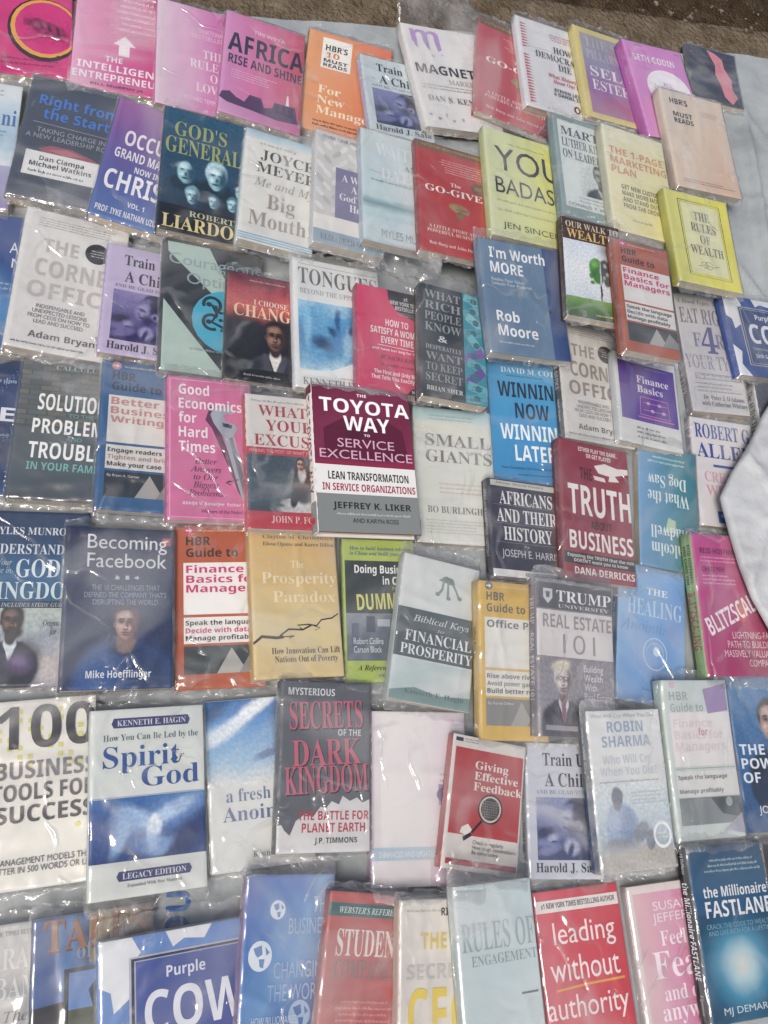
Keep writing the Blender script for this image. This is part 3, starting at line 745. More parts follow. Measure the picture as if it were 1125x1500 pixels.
class Prints:
    """gathers printed shapes of one kind into one mesh with a material slot per ink"""
    def __init__(s):
        s.v, s.f, s.m, s.mats, s.uv = [], [], [], [], []
    def slot(s, mat):
        if mat not in s.mats:
            s.mats.append(mat)
        return s.mats.index(mat)
    def add(s, vs, fs, mat, uvs=None):
        n = len(s.v); sl = s.slot(mat)
        s.v += vs; s.uv += uvs or [(0, 0)] * len(vs)
        for f in fs:
            s.f.append(tuple(i + n for i in f)); s.m.append(sl)
    def build(s, name, b, parent):
        me = bpy.data.meshes.new(name)
        me.from_pydata(s.v, [], s.f)
        for i, q in enumerate(me.polygons):
            q.material_index = s.m[i]
        uvl = me.uv_layers.new(name='print')
        for lp in me.loops:
            uvl.data[lp.index].uv = s.uv[lp.vertex_index]
        bm = bmesh.new(); bm.from_mesh(me)
        big = [f for f in bm.faces if len(f.verts) > 4]
        if big:
            bmesh.ops.triangulate(bm, faces=big)
        for _ in range(4):
            long_ = [ed for ed in bm.edges if ed.calc_length() > 0.016]
            if not long_:
                break
            bmesh.ops.subdivide_edges(bm, edges=long_, cuts=1)
            bmesh.ops.triangulate(bm, faces=[f for f in bm.faces if len(f.verts) > 4])
        bmesh.ops.recalc_face_normals(bm, faces=bm.faces[:])
        for f in bm.faces:
            if f.normal.z < 0:
                f.normal_flip()
        bm.to_mesh(me); bm.free()
        fin(b, me)
        return link(name, me, parent, s.mats)

def lay_text(item, W, H, place):
    """-> list of (verts2d, faces); place maps (u,v)->point"""
    _, s, u0, v0, u1, v1, col, font, al, rot = item
    lines = s.split('\n')
    n = len(lines); gap = 0.34
    rh = (v1 - v0) / (n + gap * (n - 1))
    outp = []
    data = [_text[(x, font)] for x in lines]
    ext = []
    for vs_, fs_ in data:
        xs = [q[0] for q in vs_]; ys = [q[1] for q in vs_]
        ext.append((min(xs), max(xs), min(ys), max(ys)))
    wmax = max(x[1] - x[0] for x in ext)
    for i, ((vs_, fs_), ex) in enumerate(zip(data, ext)):
        wl = ex[1] - ex[0]
        if al == 'j':
            a, bb = u0, u1
        else:
            q = (u1 - u0) * wl / wmax
            a = u0 if al == 'l' else (u1 - q if al == 'r' else (u0 + u1 - q) / 2)
            bb = a + q
        top = v0 + i * rh * (1 + gap)
        if n == 1:
            ylo, yhi = ex[2], ex[3]
        else:
            ylo, yhi = 0.0, max(0.66, min(ex[3], 0.75)) if any(c.isupper() or c.isdigit() or c in 'bdfhklt' for c in lines[i]) else 0.70
        pts = []
        cu, cv = (u0 + u1) / 2, (v0 + v1) / 2
        ca, sa = math.cos(math.radians(rot)), math.sin(math.radians(rot))
        for (x, y) in vs_:
            u = a + (x - ex[0]) / wl * (bb - a)
            v = top + (1 - (y - ylo) / (yhi - ylo)) * rh
            if rot:
                du, dv = (u - cu) * W, (v - cv) * H
                u, v = cu + (du * ca - dv * sa) / W, cv + (du * sa + dv * ca) / H
            pts.append(place(u, v))
        outp.append((pts, fs_))
    return outp

def clip_poly(pts):
    """keep printed shapes on the cover (Sutherland-Hodgman against the unit square)"""
    for ax, lim, sg in ((0, .002, 1), (0, .998, -1), (1, .002, 1), (1, .998, -1)):
        out = []
        for i in range(len(pts)):
            a, c = pts[i - 1], pts[i]
            ia, ic = (a[ax] - lim) * sg >= 0, (c[ax] - lim) * sg >= 0
            if ia != ic:
                q = (lim - a[ax]) / (c[ax] - a[ax])
                out.append((a[0] + (c[0] - a[0]) * q, a[1] + (c[1] - a[1]) * q))
            if ic:
                out.append(c)
        pts = out
        if len(pts) < 3:
            return []
    return pts

def make_book(key, cover, spine, items, label, milk_glare=0.08, spine_items=(), hard=False, flip=False, ext=None, name=None):
    P = POSES[key]
    b = dict(w=P[9], h=P[10], t=P[11])
    w, h, tk = b['w'], b['h'], b['t']
    rnd = random.Random(key)
    b['bend'] = (rnd.uniform(-.0004, .0009), rnd.uniform(-.0004, .0009), rnd.uniform(-.0008, .0008), rnd.uniform(0, .0025))
    o3, ex, ey = Vector(P[0:3]), Vector(P[3:6]).normalized(), Vector(P[6:9]).normalized()
    if flip:
        ex, ey = -ex, -ey
    ez = ex.cross(ey)
    root = bpy.data.objects.new(name or ('hardcover_book' if hard else 'paperback_book'), None)
    C.objects.link(root)
    root.empty_display_size = 0.02
    M = Matrix((ex, ey, ez)).transposed().to_4x4(); M.translation = o3
    root.matrix_world = M
    root['label'] = label; root['category'] = 'book'; root['group'] = 'wrapped books laid out in rows on the sheet'
    ct = 0.0022 if hard else 0.0006
    ov = 0.003 if hard else 0.0
    # pages
    me = sheet_mesh('page_block', -w / 2 + .0012, w / 2 - ov - rnd.uniform(.0003, .0012), -h / 2 + ov + rnd.uniform(.0003, .001), h / 2 - ov - .0006, ct, tk - ct, 8, 10)
    fin(b, me); link('page_block', me, root, [PAGES])
    # covers
    me = sheet_mesh('front_cover', -w / 2, w / 2, -h / 2, h / 2, tk - ct, tk, 10, 14)
    fin(b, me)
    front = link('front_cover', me, root, [cover_mat(cover)])
    me = sheet_mesh('back_cover', -w / 2, w / 2, -h / 2, h / 2, 0, ct, 6, 8)
    fin(b, me); link('back_cover', me, root, [cover_mat(spine)])
    # spine, slightly rounded
    bm = bmesh.new()
    ny, nz_ = 12, 6
    rows = []
    for j in range(ny + 1):
        y = -h / 2 + h * j / ny
        rows.append([bm.verts.new((-w / 2 - .0004 - (.0022 if hard else .0011) * math.sin(math.pi * i / nz_) , y, tk * i / nz_)) for i in range(nz_ + 1)])
    for j in range(ny):
        for i in range(nz_):
            bm.faces.new((rows[j][i], rows[j][i + 1], rows[j + 1][i + 1], rows[j + 1][i]))
    inner = [[bm.verts.new((-w / 2 + .0010, v.co.y, v.co.z)) for v in (row[0], row[-1])] for row in rows]
    for j in range(ny):
        bm.faces.new((rows[j][0], rows[j + 1][0], inner[j + 1][0], inner[j][0]))
        bm.faces.new((rows[j][-1], inner[j][1], inner[j + 1][1], rows[j + 1][-1]))
    for j in (0, ny):
        bm.faces.new(rows[j] + [inner[j][1], inner[j][0]])
    bmesh.ops.recalc_face_normals(bm, faces=bm.faces[:])
    me = bpy.data.meshes.new('spine'); bm.to_mesh(me); bm.free()
    smooth(me); fin(b, me)
    sp = link('spine', me, root, [cover_mat(spine)])
    # printing
    pic, let = Prints(), Prints()
    seedn = rnd.random() * 40
    for n, it in enumerate(items):
        z = tk + .00012 + min(.000035, .0011 / len(items)) * n + (.00035 if it[0] == 't' else 0)
        place = lambda u, v, z=z: (-w / 2 + u * w, h / 2 - v * h, z)
        kind = it[0]
        if kind == 'p':
            pts = clip_poly(it[2])
            if len(pts) > 2:
                pic.add([place(*q) for q in pts], [tuple(range(len(pts)))], ink(it[1]))
        elif kind == 'q':
            A, Bq = it[2], it[3]
            cl = lambda q: (max(.002, min(.998, q[0])), max(.002, min(.998, q[1])))
            m_ = len(A)
            pic.add([place(*cl(q)) for q in A + Bq], [(i, i + 1, m_ + i + 1, m_ + i) for i in range(m_ - 1)], ink(it[1]))
        elif kind == 'g':
            _, u0, v0, u1, v1, cols, d, nzv, sc = it
            u0, v0, u1, v1 = max(u0, .002), max(v0, .002), min(u1, .998), min(v1, .998)
            nx, ny_ = 6, 8
            vs_ = [place(u0 + (u1 - u0) * i / nx, v0 + (v1 - v0) * j / ny_) for j in range(ny_ + 1) for i in range(nx + 1)]
            uvs = [(i / nx, j / ny_) for j in range(ny_ + 1) for i in range(nx + 1)]
            pic.add(vs_, [(j * (nx + 1) + i, (j + 1) * (nx + 1) + i, (j + 1) * (nx + 1) + i + 1, j * (nx + 1) + i + 1) for j in range(ny_) for i in range(nx)], grad(cols, d, nzv, sc, round(seedn, 2)), uvs)
        elif kind == 'pt':
            _, u0, v0, u1, v1, stops, d, blobs, wpa, nzv = it
            u0, v0, u1, v1 = max(u0, .002), max(v0, .002), min(u1, .998), min(v1, .998)
            nx, ny_ = 6, 8
            vs_ = [place(u0 + (u1 - u0) * i / nx, v0 + (v1 - v0) * j / ny_) for j in range(ny_ + 1) for i in range(nx + 1)]
            uvs = [(i / nx, j / ny_) for j in range(ny_ + 1) for i in range(nx + 1)]
            pic.add(vs_, [(j * (nx + 1) + i, (j + 1) * (nx + 1) + i, (j + 1) * (nx + 1) + i + 1, j * (nx + 1) + i + 1) for j in range(ny_) for i in range(nx)],
                    painted(u0, v0, u1, v1, stops, d, blobs, wpa, nzv, seedn), uvs)
        elif kind == 'k':
            _, u0, v0, u1, v1, nl, col, al = it
            rh = (v1 - v0) / (nl + .8 * (nl - 1))
            for i in range(nl):
                a = v0 + i * rh * 1.8
                lw = (u1 - u0) * rnd.uniform(.72, 1.0)
                s0 = u0 if al == 'l' else (u0 + (u1 - u0 - lw) / 2 if al == 'c' else u1 - lw)
                x = s0
                lw_ = max(.0062, rh * 1.5 * .42)
                while x < s0 + lw - .01:
                    for _q in range(rnd.randint(2, 8)):
                        if x > s0 + lw:
                            break
                        hi_ = rnd.choice((.32, .32, .32, .30, .0, .05)); lo_ = rnd.choice((.92, .92, .92, .95, 1.1))
                        ww = lw_ * rnd.uniform(.45, .8)
                        q = clip_poly([(x, a + rh * hi_), (x + ww, a + rh * (hi_ + rnd.uniform(0, .15))), (x + ww, a + rh * (lo_ - rnd.uniform(0, .2))), (x, a + rh * lo_)])
                        if len(q) > 2:
                            pic.add([place(*c) for c in q], [tuple(range(len(q)))], ink(col))
                        x += lw_
                    x += lw_ * .7
        elif kind == 't':
            for vs_, fs_ in lay_text(it, w, h, place):
                lim = w / 2 - .0005
                let.add([(max(-lim, min(lim, a)), c, z_) for a, c, z_ in vs_], fs_, ink(it[6]))
    if pic.v:
        pic.build('picture', b, front)
    if let.v:
        let.build('title_lettering', b, front)
    # spine printing: u runs down the spine, v across it
    if spine_items:
        sl = Prints()
        for n, it in enumerate(spine_items):
            bulge = (.0022 if hard else .0011)
            def place(u, v, n=n):
                zz = tk * (1 - v)
                return (-w / 2 - .0004 - bulge * math.sin(math.pi * max(0, min(1, 1 - v))) - .00025 - .00003 * n, h / 2 - u * h, zz)
            if it[0] == 't':
                for vs_, fs_ in lay_text(it, h, tk, place):
                    sl.add(vs_, fs_, ink(it[6]))
            elif it[0] == 'p':
                us = [q[0] for q in it[2]]; vv = [q[1] for q in it[2]]
                a0, a1, c0, c1 = min(us), max(us), max(.02, min(vv)), min(.98, max(vv))
                vs_ = [place(a0 + (a1 - a0) * i / 6, c0 + (c1 - c0) * j / 6) for j in range(7) for i in range(7)]
                sl.add(vs_, [(j * 7 + i, j * 7 + i + 1, (j + 1) * 7 + i + 1, (j + 1) * 7 + i) for j in range(6) for i in range(6)], ink(it[1]))
        me = bpy.data.meshes.new('spine_lettering')
        me.from_pydata(sl.v, [], sl.f)
        for i, q in enumerate(me.polygons):
            q.material_index = sl.m[i]
        fin(b, me)
        link('spine_lettering', me, sp, sl.mats)
    WRAPS.append((key, root, b, M, milk_glare, ext, rnd))
    return root

WRAPS = []

def tops_below(key):
    o = ORDER[key]
    res = []
    for kk, P in POSES.items():
        if ORDER[kk] < o:
            c = Vector(P[0:3]); ex = Vector(P[3:6]).normalized(); ey = Vector(P[6:9]).normalized(); n = ex.cross(ey)
            res.append((c + n * P[11], ex, ey, n, P[9] / 2, P[10] / 2))
    return res

def make_wrap(key, root, b, M, milk_glare, ext, rnd):
    w, h, tk = b['w'], b['h'], b['t']
    et, eb = ext or (rnd.uniform(.009, .024), rnd.uniform(.007, .020))
    es = .0042
    # sample lines across and along; denser at the edges
    def lines(half, a, c, n, m):
        out = [-half - a + a * (i / m) for i in range(m)]
        out += [-half + 2 * half * i / n for i in range(n + 1)]
        out += [half + c * ((i + 1) / m) for i in range(m)]
        return out
    xs = lines(w / 2, es, es, 30, 2)
    ys = lines(h / 2, eb, et, 46, 7)
    sd = rnd.uniform(0, 90)
    below = [q for q in tops_below(key) if (q[0] - M.translation).length < .34]
    Mi = M.inverted()
    # a few long pulls in the film, each a soft ridge
    pulls = []
    for _ in range(rnd.randint(5, 9)):
        x0, y0 = rnd.uniform(-w / 2, w / 2), rnd.uniform(-h / 2, h / 2)
        a = rnd.choice((rnd.gauss(1.57, .35), rnd.gauss(.9, .4), rnd.gauss(0.1, .25)))
        pulls.append((x0, y0, math.cos(a), math.sin(a), rnd.uniform(.02, .09), rnd.uniform(.0025, .006), rnd.uniform(.0006, .0018)))
    verts, loose = [], []
    for y in ys:
        for x in xs:
            dx = max(0.0, abs(x) - w / 2); dy = max(0.0, abs(y) - h / 2)
            cx, cy = max(-w / 2, min(w / 2, x)), max(-h / 2, min(h / 2, y))
            base = tk + deform(b, cx, cy) + .0008 + .000035 * 40
            n1 = noise.noise(Vector((x * 17 + sd, y * 11, sd)))
            n2 = noise.fractal(Vector((x * 60 + sd, y * 45, sd)), 1.0, 2.0, 3)
            endf = max(0.0, 1 - (h / 2 - abs(cy)) / .03)
            z = base + .0012 * (n1 + .4) * (1 if n1 > -.4 else 0) + (.0003 + .0012 * endf) * abs(n2)
            for (px, py, ca, sa, ln, wd, hh) in pulls:
                al_ = (x - px) * ca + (y - py) * sa; ac = -(x - px) * sa + (y - py) * ca
                z += hh * math.exp(-(al_ / ln) ** 2 - (ac / wd) ** 2)
            lo = 0.0
            if dy > 0 or dx > 0:
                E = et if y > 0 else eb
                fy = min(1, dy / E); fx = min(1, dx / es)
                drop = max(1 - (1 - fy) ** 2.2, fx) * tk * .55
                cr = noise.fractal(Vector((x * 95 + sd, y * 60, sd + 5)), 1.0, 2.0, 3)
                ru = abs(noise.noise(Vector((x * 140 + sd, y * 30, sd + 9))))
                if E > .03:                     # a long empty end of the bag stands up and crumples
                    z += E * .30 * math.sin(math.pi * fy ** .8) * (.6 + .8 * abs(noise.noise(Vector((x * 22, y * 12, sd))))) + .006 * fy * noise.noise(Vector((x * 60, y * 60, sd)))
                z = z - drop + fy * (.0040 * cr + .0055 * ru)
                lo = max(fy ** .6, .5 * fx)
                x2 = x * (1 - .05 * fy * fy) + .0025 * fy * cr
                y2 = y + (1 if y > 0 else -1) * fy * (.006 * noise.noise(Vector((x * 55 + sd, 3.3, sd))) - .002)
            else:
                x2, y2 = x, y
            q = M @ Vector((x2, y2, z))
            if dy > 0 or dx > 0:
                hgt = .006
                for (c, ex, ey, n, hw, hh2) in below:
                    d = q - c
                    if abs(d.x) > .2 or abs(d.y) > .2:
                        continue
                    pz = c.z - (n.x * d.x + n.y * d.y) / n.z
                    rel = Vector((d.x, d.y, pz - c.z))
                    if abs(rel.dot(ex)) < hw + .002 and abs(rel.dot(ey)) < hh2 + .002:
                        hgt = max(hgt, pz + .003)
                if q.z < hgt:
                    q.z = hgt + .0015 * abs(n2)
            verts.append(Mi @ q); loose.append(lo)
    nx = len(xs); ny = len(ys)
    me = bpy.data.meshes.new('plastic_wrap')
    me.from_pydata(verts, [], [(j * nx + i, j * nx + i + 1, (j + 1) * nx + i + 1, (j + 1) * nx + i) for j in range(ny - 1) for i in range(nx - 1)])
    smooth(me)
    at = me.color_attributes.new('loose', 'FLOAT_COLOR', 'POINT')
    for i, v in enumerate(loose):
        at.data[i].color = (v, v, v, 1)
    o = link('plastic_wrap', me, root, [FILM])
    o.color = (milk_glare * 2.0 * rnd.uniform(.6, 1.1), rnd.uniform(.05, .15), rnd.uniform(1.4, 2.5), 1)   # cloudiness holding haze and painted glare, roughness and sheen of this film
    return o

# ------------------------------------------------------------------ the books
W, K = 'ecebe6', '1c1c20'
BOOKS = []
def book(*a, **kw):
    BOOKS.append((a, kw))

# --- back row
book('ring', 'cf1878', 'b01064', [e(.68, .54, .42, .31, '2e0a1c'), e(.69, .525, .395, .285, 'e2a222'), e(.70, .52, .355, .255, 'cf1878'),
  pt(.44, .385, .98, .675, ['cf1878', 'cb1876'], 'v', [(.50, .475, .09, .05, 0, '9c1058', .6), (.72, .53, .23, .10, 22, '7a0c48', .3), (.60, .48, .045, .08, -20, 'a81a64', .4), (.69, .50, .04, .09, -15, 'a41860', .4), (.79, .53, .04, .09, -10, 'a01860', .4), (.88, .55, .035, .08, -5, '9a165c', .4), (.645, .50, .02, .07, -20, '5c0838', .6), (.74, .52, .02, .08, -15, '5c0838', .6), (.835, .545, .02, .08, -10, '5c0838', .6), (.66, .555, .03, .04, 0, 'b02470', .6), (.75, .58, .03, .04, 0, 'ac2068', .6), (.6, .45, .05, .03, 0, '8a1050', .6)], .008, .05), k(.2, .83, .95, .90, 2, '7a0a40')],
  'magenta book with a yellow and black ring drawn round a fist', .03)
book('intel', 'd6408f', 'c23a80', [g(0, 0, 1, 1, ['e6a8c8', 'd95a9e', 'd01f7c'], 'u', .08), k(.45, .05, .95, .42, 7, 'f4d4e4', 'c'),  # cover is magenta; the whitened left is glare put into the blend
  p('f4ecef', .56, .47, .69, .56, .62, .56, .62, .66, .50, .66, .50, .56, .43, .56), t('THE', .36, .685, .55, .735, 'f4ecf0'), t('INTELLIGENT', .06, .76, 1.0, .825, 'f4ecf0'), t('ENTREPRENEUR', .02, .85, 1.02, .915, 'f4ecf0'), t('BILL MURPHY JR', .22, .945, .8, .972, '3c1028')],
  'pink book with a small white up arrow above its heavy white title', .14)
book('love', 'dd86c2', 'c870aa', [g(0, 0, 1, 1, ['e2cdd8', 'e0a4cc', 'd45cb2'], 'u', .1), t('INTERNATIONAL\nBESTSELLER', .5, .2, .98, .3, 'f0d4e8', 's'), t('THE\nRULES\nOF\nLOVE', .48, .40, .98, .80, 'f2e6ee', 'f', 'r'), t('RICHARD TEMPLAR', .4, .86, .95, .9, 'f2e0ec', 's')],  # near-white left end of the blend paints the glare on the film
  'pale pink to orchid book with faint white title set against its edge', .16)
book('africa', 'd8629c', 'b85a92', [g(0, 0, 1, 1, ['dc92c8', 'dc6aa2', 'cf4c5e'], 'u', .08), t('TIM WEYA', .35, .12, .75, .155, 'f0d8e4', 's'), t('AFRICA', .05, .20, 1.0, .39, '342c44'), t('RISE AND SHINE', .07, .42, .98, .51, '3a3048'),
  k(.12, .56, .7, .64, 4, 'f0c8dc'), g(0, .86, 1, 1, ['d8a0cc', 'cc84b8', 'c86a94'], 'u', .1), p('5c3a66', 0, .86, .03, .80, .12, .78, .2, .82, .3, .84, .36, .76, .5, .76, .54, .84, .64, .82, .66, .76, .92, .75, .95, .86, .98, .9, .7, .92, .4, .9, .1, .89),
  p('3e2a50', .68, .77, .72, .77, .72, .83, .76, .83, .76, .77, .80, .77, .80, .83, .84, .83, .84, .77, .9, .77, .9, .86, .68, .85), p('f0ecee', .80, .755, .815, .66, .83, .655, .845, .755)],
  'pink book with a dark city skyline and a white obelisk on its cover', .06)
book('newman', 'dd8340', 'b86a34', [g(0, 0, 1, 1, ['de9c64', 'dd8c54', 'd56a46'], 'u', .06), r(.17, .05, .52, .36, 'e8e6de'), t("HBR'S", .21, .12, .47, .18, '282a30'), t('10', .22, .195, .38, .25, 'dd7830', 'F'), t('MUST\nREADS', .2, .265, .48, .345, '282a30'),
  t('For\nNew\nManagers', .17, .54, .92, .82, 'f0dec0', 'F', 'l'), k(.15, .88, .98, .94, 2, '4c2818')],
  'orange book with a white square tag and cream three line title', .04)
book('train1', 'c4d2d6', 'a4a2c0', trainup(['8088b8', '4a5694', '2a3a7a'], '2a2c3a', '20285c', '5c66a2', '8890c0', '1c2248', '7c86a0'),
  'smallest pale blue child and mother book, in the back row beside the orange book', .06)
book('magnet', 'dedcda', 'c8c6c4', [t('m', .10, .04, .46, .17, 'b392cc'), p('b392cc', .10, .12, .17, .12, .16, .23, .13, .21), p('a883c4', .25, .12, .31, .12, .31, .24, .27, .2), p('b392cc', .39, .12, .46, .12, .46, .22, .41, .24),
  e(.33, .29, .02, .012, 'c8b4d8'), e(.45, .27, .015, .01, 'c8b4d8'), t('MAGNETIC', .06, .385, 1.0, .475, '2c2c30'), t('MARKETING', .44, .51, 1.0, .56, 'a8a6a6', 'F'), k(.08, .58, .95, .625, 2, '8a8888'), t('DAN S. KENNEDY', .12, .69, 1.0, .745, '58585c', 'f'), e(.1, .88, .02, .012, 'a090b8'), e(.2, .91, .025, .014, 'a090b8'), e(.3, .87, .014, .02, 'a8a4a8'), e(.38, .92, .02, .012, 'a090b8'), e(.5, .9, .018, .02, 'b4aebc')],
  'white book with a purple dripping letter m in a tall crumpled bag', .12, ext=(.095, .012))
GIV = [r(0, 0, 1, .07, '7a5a38'), t('A LITTLE STORY ABOUT A POWERFUL BUSINESS IDEA', .08, .02, .95, .045, 'c8a860', 's'), k(.3, .13, .95, .25, 6, 'e8b8b0', 'c'), e(.85, .33, .13, .055, '6e4a34'), k(.77, .31, .93, .345, 3, 'c8a060', 'c'), t('The', .44, .335, .58, .37, 'f0dcd4', 'f'), t('GO-GIVER', .10, .395, 1.0, .455, 'f4e8e2', 'F'),
  e(.54, .565, .14, .045, '9a7a4c', 10), e(.54, .62, .05, .04, '8a6a40'), p('a8895a', .4, .56, .48, .53, .56, .57, .5, .60), k(.5, .56, .66, .61, 2, '6a4a30'), t('A LITTLE STORY ABOUT A\nPOWERFUL BUSINESS IDEA', .1, .755, .95, .825, 'f0d0c8', 'f', 'c'), t('Bob Burg and John David Mann', .12, .905, .92, .94, 'f0d0c8', 'f')]
book('giver1', 'c24a52', 'a04048', GIV, 'faded red book in the back row with a gold emblem, half under a white one', .14)
book('democ', 'dcdcde', 'd0d0d4', sum([[p('c23a48', .06, .06 + i * .032, .15, .068 + i * .032, .06, .08 + i * .032)] for i in range(28) if not 9 <= i <= 10], []) + [k(.42, .10, .98, .17, 3, 'b04050', 'c'), t('HOW\nDEMOCRACIES\nDIE', .22, .24, 1.0, .50, '3a4048', 'f', 'c'), t('What History Reveals\nAbout Our Future', .36, .56, .98, .66, 'b83a4a', 'F', 'c'), t('STEVEN LEVITSKY\n& DANIEL ZIBLATT', .40, .72, .96, .80, '34343a', 'b', 'c'), e(.70, .895, .045, .04, '6a1c2c'), e(.70, .90, .02, .025, 'e8e0e0')],
  'white book with a strip of red triangles down its left edge', .05)
book('esteem', 'd2c272', 'c6b868', [g(.1, .06, 1, .94, ['a09ca4', '8a86a8', '9a6ea8', 'a87090'], 'v', .15), t('THE SIX\nPILLARS OF', .16, .10, .95, .34, 'b4b0b8', 'f'), t('SELF-\nESTEEM', .18, .42, 1.0, .68, 'e0dee4', 'f'), t('NATHANIEL\nBRANDEN', .34, .74, .96, .86, 'c46484', 'F')],
  'yellow bordered book with a lilac grey panel in the back row', .1)
book('godin', 'd488ca', 'b455a8', [t('SETH GODIN', .12, .13, .82, .20, 'f2e6f0', 'b'), e(.60, .46, .37, .205, 'ece6ec'), t('ALL\nMARKETERS', .34, .39, .84, .50, 'c4a4c4', 'b', 'c'), p('b02860', .52, .70, .60, .66, .76, .66, .82, .72, .8, .84, .86, 1, .46, 1, .54, .84), e(.68, .66, .1, .06, 'c03868'), k(.88, .03, .97, .05, 1, '6a3060')],
  'orchid pink book with a big white disc and a red figure', .06)
book('blob', '343644', '3c3e4c', [p('d4828f', .42, .02, .58, .06, .72, .14, .74, .3, .86, .5, .84, .66, .92, .82, .8, .96, .66, .84, .62, .62, .54, .46, .56, .28), k(.06, .1, .14, .14, 1, 'a05060'), k(.6, .2, .7, .7, 14, 'b86a7a')],
  'charcoal book with a wavy pink blob down the middle', .12)
book('must', 'd6c0aa', 'c4b4a2', [g(0, 0, 1, 1, ['d2c8bc', 'd8c2aa', 'd6b294'], 'd', .12), t("HBR'S", .14, .075, .42, .135, '2e3034'), t('MUST\nREADS', .16, .215, .46, .33, '2e3034', 'b', 'j'), k(.62, .15, .95, .2, 3, '8a7a68'), k(.12, .90, .98, .935, 2, '6a5446')],  # paler upper left is sky glare coloured into the cover
  'plain beige book at the row end with two black words near its top', .12)
# --- second row
book('edge1', 'c6d4dc', 'a8b4c4', [g(0, 0, 1, .66, ['d8dcdc', 'b4cad8', '9cb8cc', 'cfd8dc'], 'v', .25), g(0, .66, 1, 1, ['a4a4c4', '8878ac'], 'v', .12), k(.3, .05, .95, .1, 2, '7a8088'), t('ni', .80, .21, .97, .34, '2c64a4', 'F'), k(.5, .38, .95, .43, 2, '4a78a8')],
  'sky blue book with a lilac base and cut by the picture edge, topmost there', .1)
book('start', '454d5c', '3a4250', [t('Right from\nthe Start', .12, .135, .96, .33, '3a7ad4', 'b', 'c'), l('a0a8b0', .006, .1, .37, 1.0, .385), t('TAKING CHARGE IN\nA NEW LEADERSHIP ROLE', .06, .41, .98, .50, '9aa2ac', 's', 'c'),
  p('9a5a62', .22, .58, .34, .54, .56, .54, .78, .58, .9, .62, .74, .64, .3, .62), p('b47078', .3, .58, .5, .55, .7, .58, .5, .6), p('dcdcda', .10, .605, .86, .605, .86, .80, .10, .80), p('dfe0de', .12, .615, .84, .615, .84, .79, .12, .79), t('Dan Ciampa\nMichael Watkins', .16, .635, .80, .725, '2c3038', 'b', 'c'), k(.16, .75, .8, .775, 1, '3c4048'), p('5c6470', .34, .86, .9, .92, 1.0, .98, .6, .95)],
  'slate book with a blue two line title and a white name box', .12)
book('occ', '5a5aa4', '4a4a90', [g(0, 0, 1, 1, ['a468a8', '7c5ca4', '5460a6', '5a7cb8'], 'v', .12), t('OCCULT', .2, .25, .98, .38, 'f0eef2'), t('GRAND MASTER', .12, .415, 1.0, .495, 'eceaf0'), t('NOW IN', .42, .53, .76, .58, 'eceaf0'), t('CHRIST', .08, .60, .98, .76, 'f0eef2'), t('VOL. 1', .44, .82, .66, .86, 'eceaf0'), t('PROF. IYKE NATHAN UZORMA', .06, .90, 1.0, .95, 'eceaf0')],
  'violet to blue book with heavy white capitals between slate and teal books', .1)
book('gods', '16506c', '0e1c2a', [pt(0, 0, 1, .79, ['1f5c7c', '155070', '1a4a68', '16384c'], 'v', [(.27, .60, .17, .10, 0, '0f2e42', .2), (.62, .62, .22, .14, 0, '0c2838', .2), (.93, .70, .14, .16, 0, '0c2838', .2), (.36, .77, .16, .09, 0, '123448', .2), (.60, .77, .13, .09, 0, '0c2838', .2), (.82, .78, .16, .10, 0, '0a2230', .2), (.62, .565, .05, .06, 0, 'b8dce4', .3)] + mini(.27, .50, .13, '8cc4d0', '1c5068', 'd8f0f4', '1c4c64') + mini(.62, .49, .14, '94c8d4', '24586e', 'e0f4f8', 'b8dce4') + mini(.91, .57, .085, '7cb4c4', '1c4c62', 'c4e4ea', '143c50') + mini(.36, .69, .09, '8cc4d0', '1c5068', 'd8f0f4', '70acbc') + mini(.60, .70, .07, '8cc4d0', '2c6c84', 'd0eaee', '286078') + mini(.82, .69, .075, '8cc4d0', '2c6c84', 'd0eaee', '3c7c94')), r(0, .79, 1, 1, '0e0e10'), t("GOD'S", .12, .10, .72, .225, 'a4ac5c', 'f'), t('GENERALS', .03, .24, 1.0, .375, 'a4ac5c', 'f')]
  + [t('ROBERTS', .34, .815, .92, .86, 'c4c49c', 'f'), t('LIARDON', .05, .87, 1.0, .975, 'e4d48c', 'F')],
  'dark teal book with pale faces and a black base with yellow capitals', .03)
book('joyce', 'dcdcd6', 'c4d0d4', [g(0, 0, 1, .08, ['9cc0d0', 'c8d4d8'], 'v', .05), k(.2, .09, .8, .12, 1, '9aa0a0'), t('JOYCE\nMEYER', .18, .16, 1.0, .37, '54544f', 'f', 'c'), t('Me and My', .16, .42, .98, .52, 'a09c94', 'i'), t('Big\nMouth!', .12, .55, .96, .85, '9c948c', 'f', 'c'), r(0, .93, 1, .942, '7ab0cc'), r(0, .952, 1, .964, '8cbcd4'), r(0, .974, 1, .986, '7ab0cc')],
  'cream book with grey serif title and blue stripes along its base', .1)
book('woman', 'c9c9c6', 'b8bcc0', sum([[e(.08 + .23 * (i % 4) + .1 * (i // 4 % 2), .06 + .062 * (i // 4), .075, .022, 'd9d9d6' if i % 3 else 'b6b8ba', 40 + 100 * (i % 2))] for i in range(44)], []) + [t('OVER ONE MILLION SOLD', .1, .03, 1.0, .06, '7a7a7a', 's'), r(.30, .30, 1, .75, '7e7a9e'), t("A Woman\nAfter\nGod's Own\nHeart", .36, .35, .98, .67, 'e6e2ea', 'f', 'c'), r(0, .75, 1, .88, 'dedcd6'), r(0, .88, 1, 1, '8ca4b4'), t('ELIZABETH GEORGE', .10, .915, .98, .965, '5c7484', 'f')],
  'grey leaf patterned book with a mauve square and blue grey foot', .1)
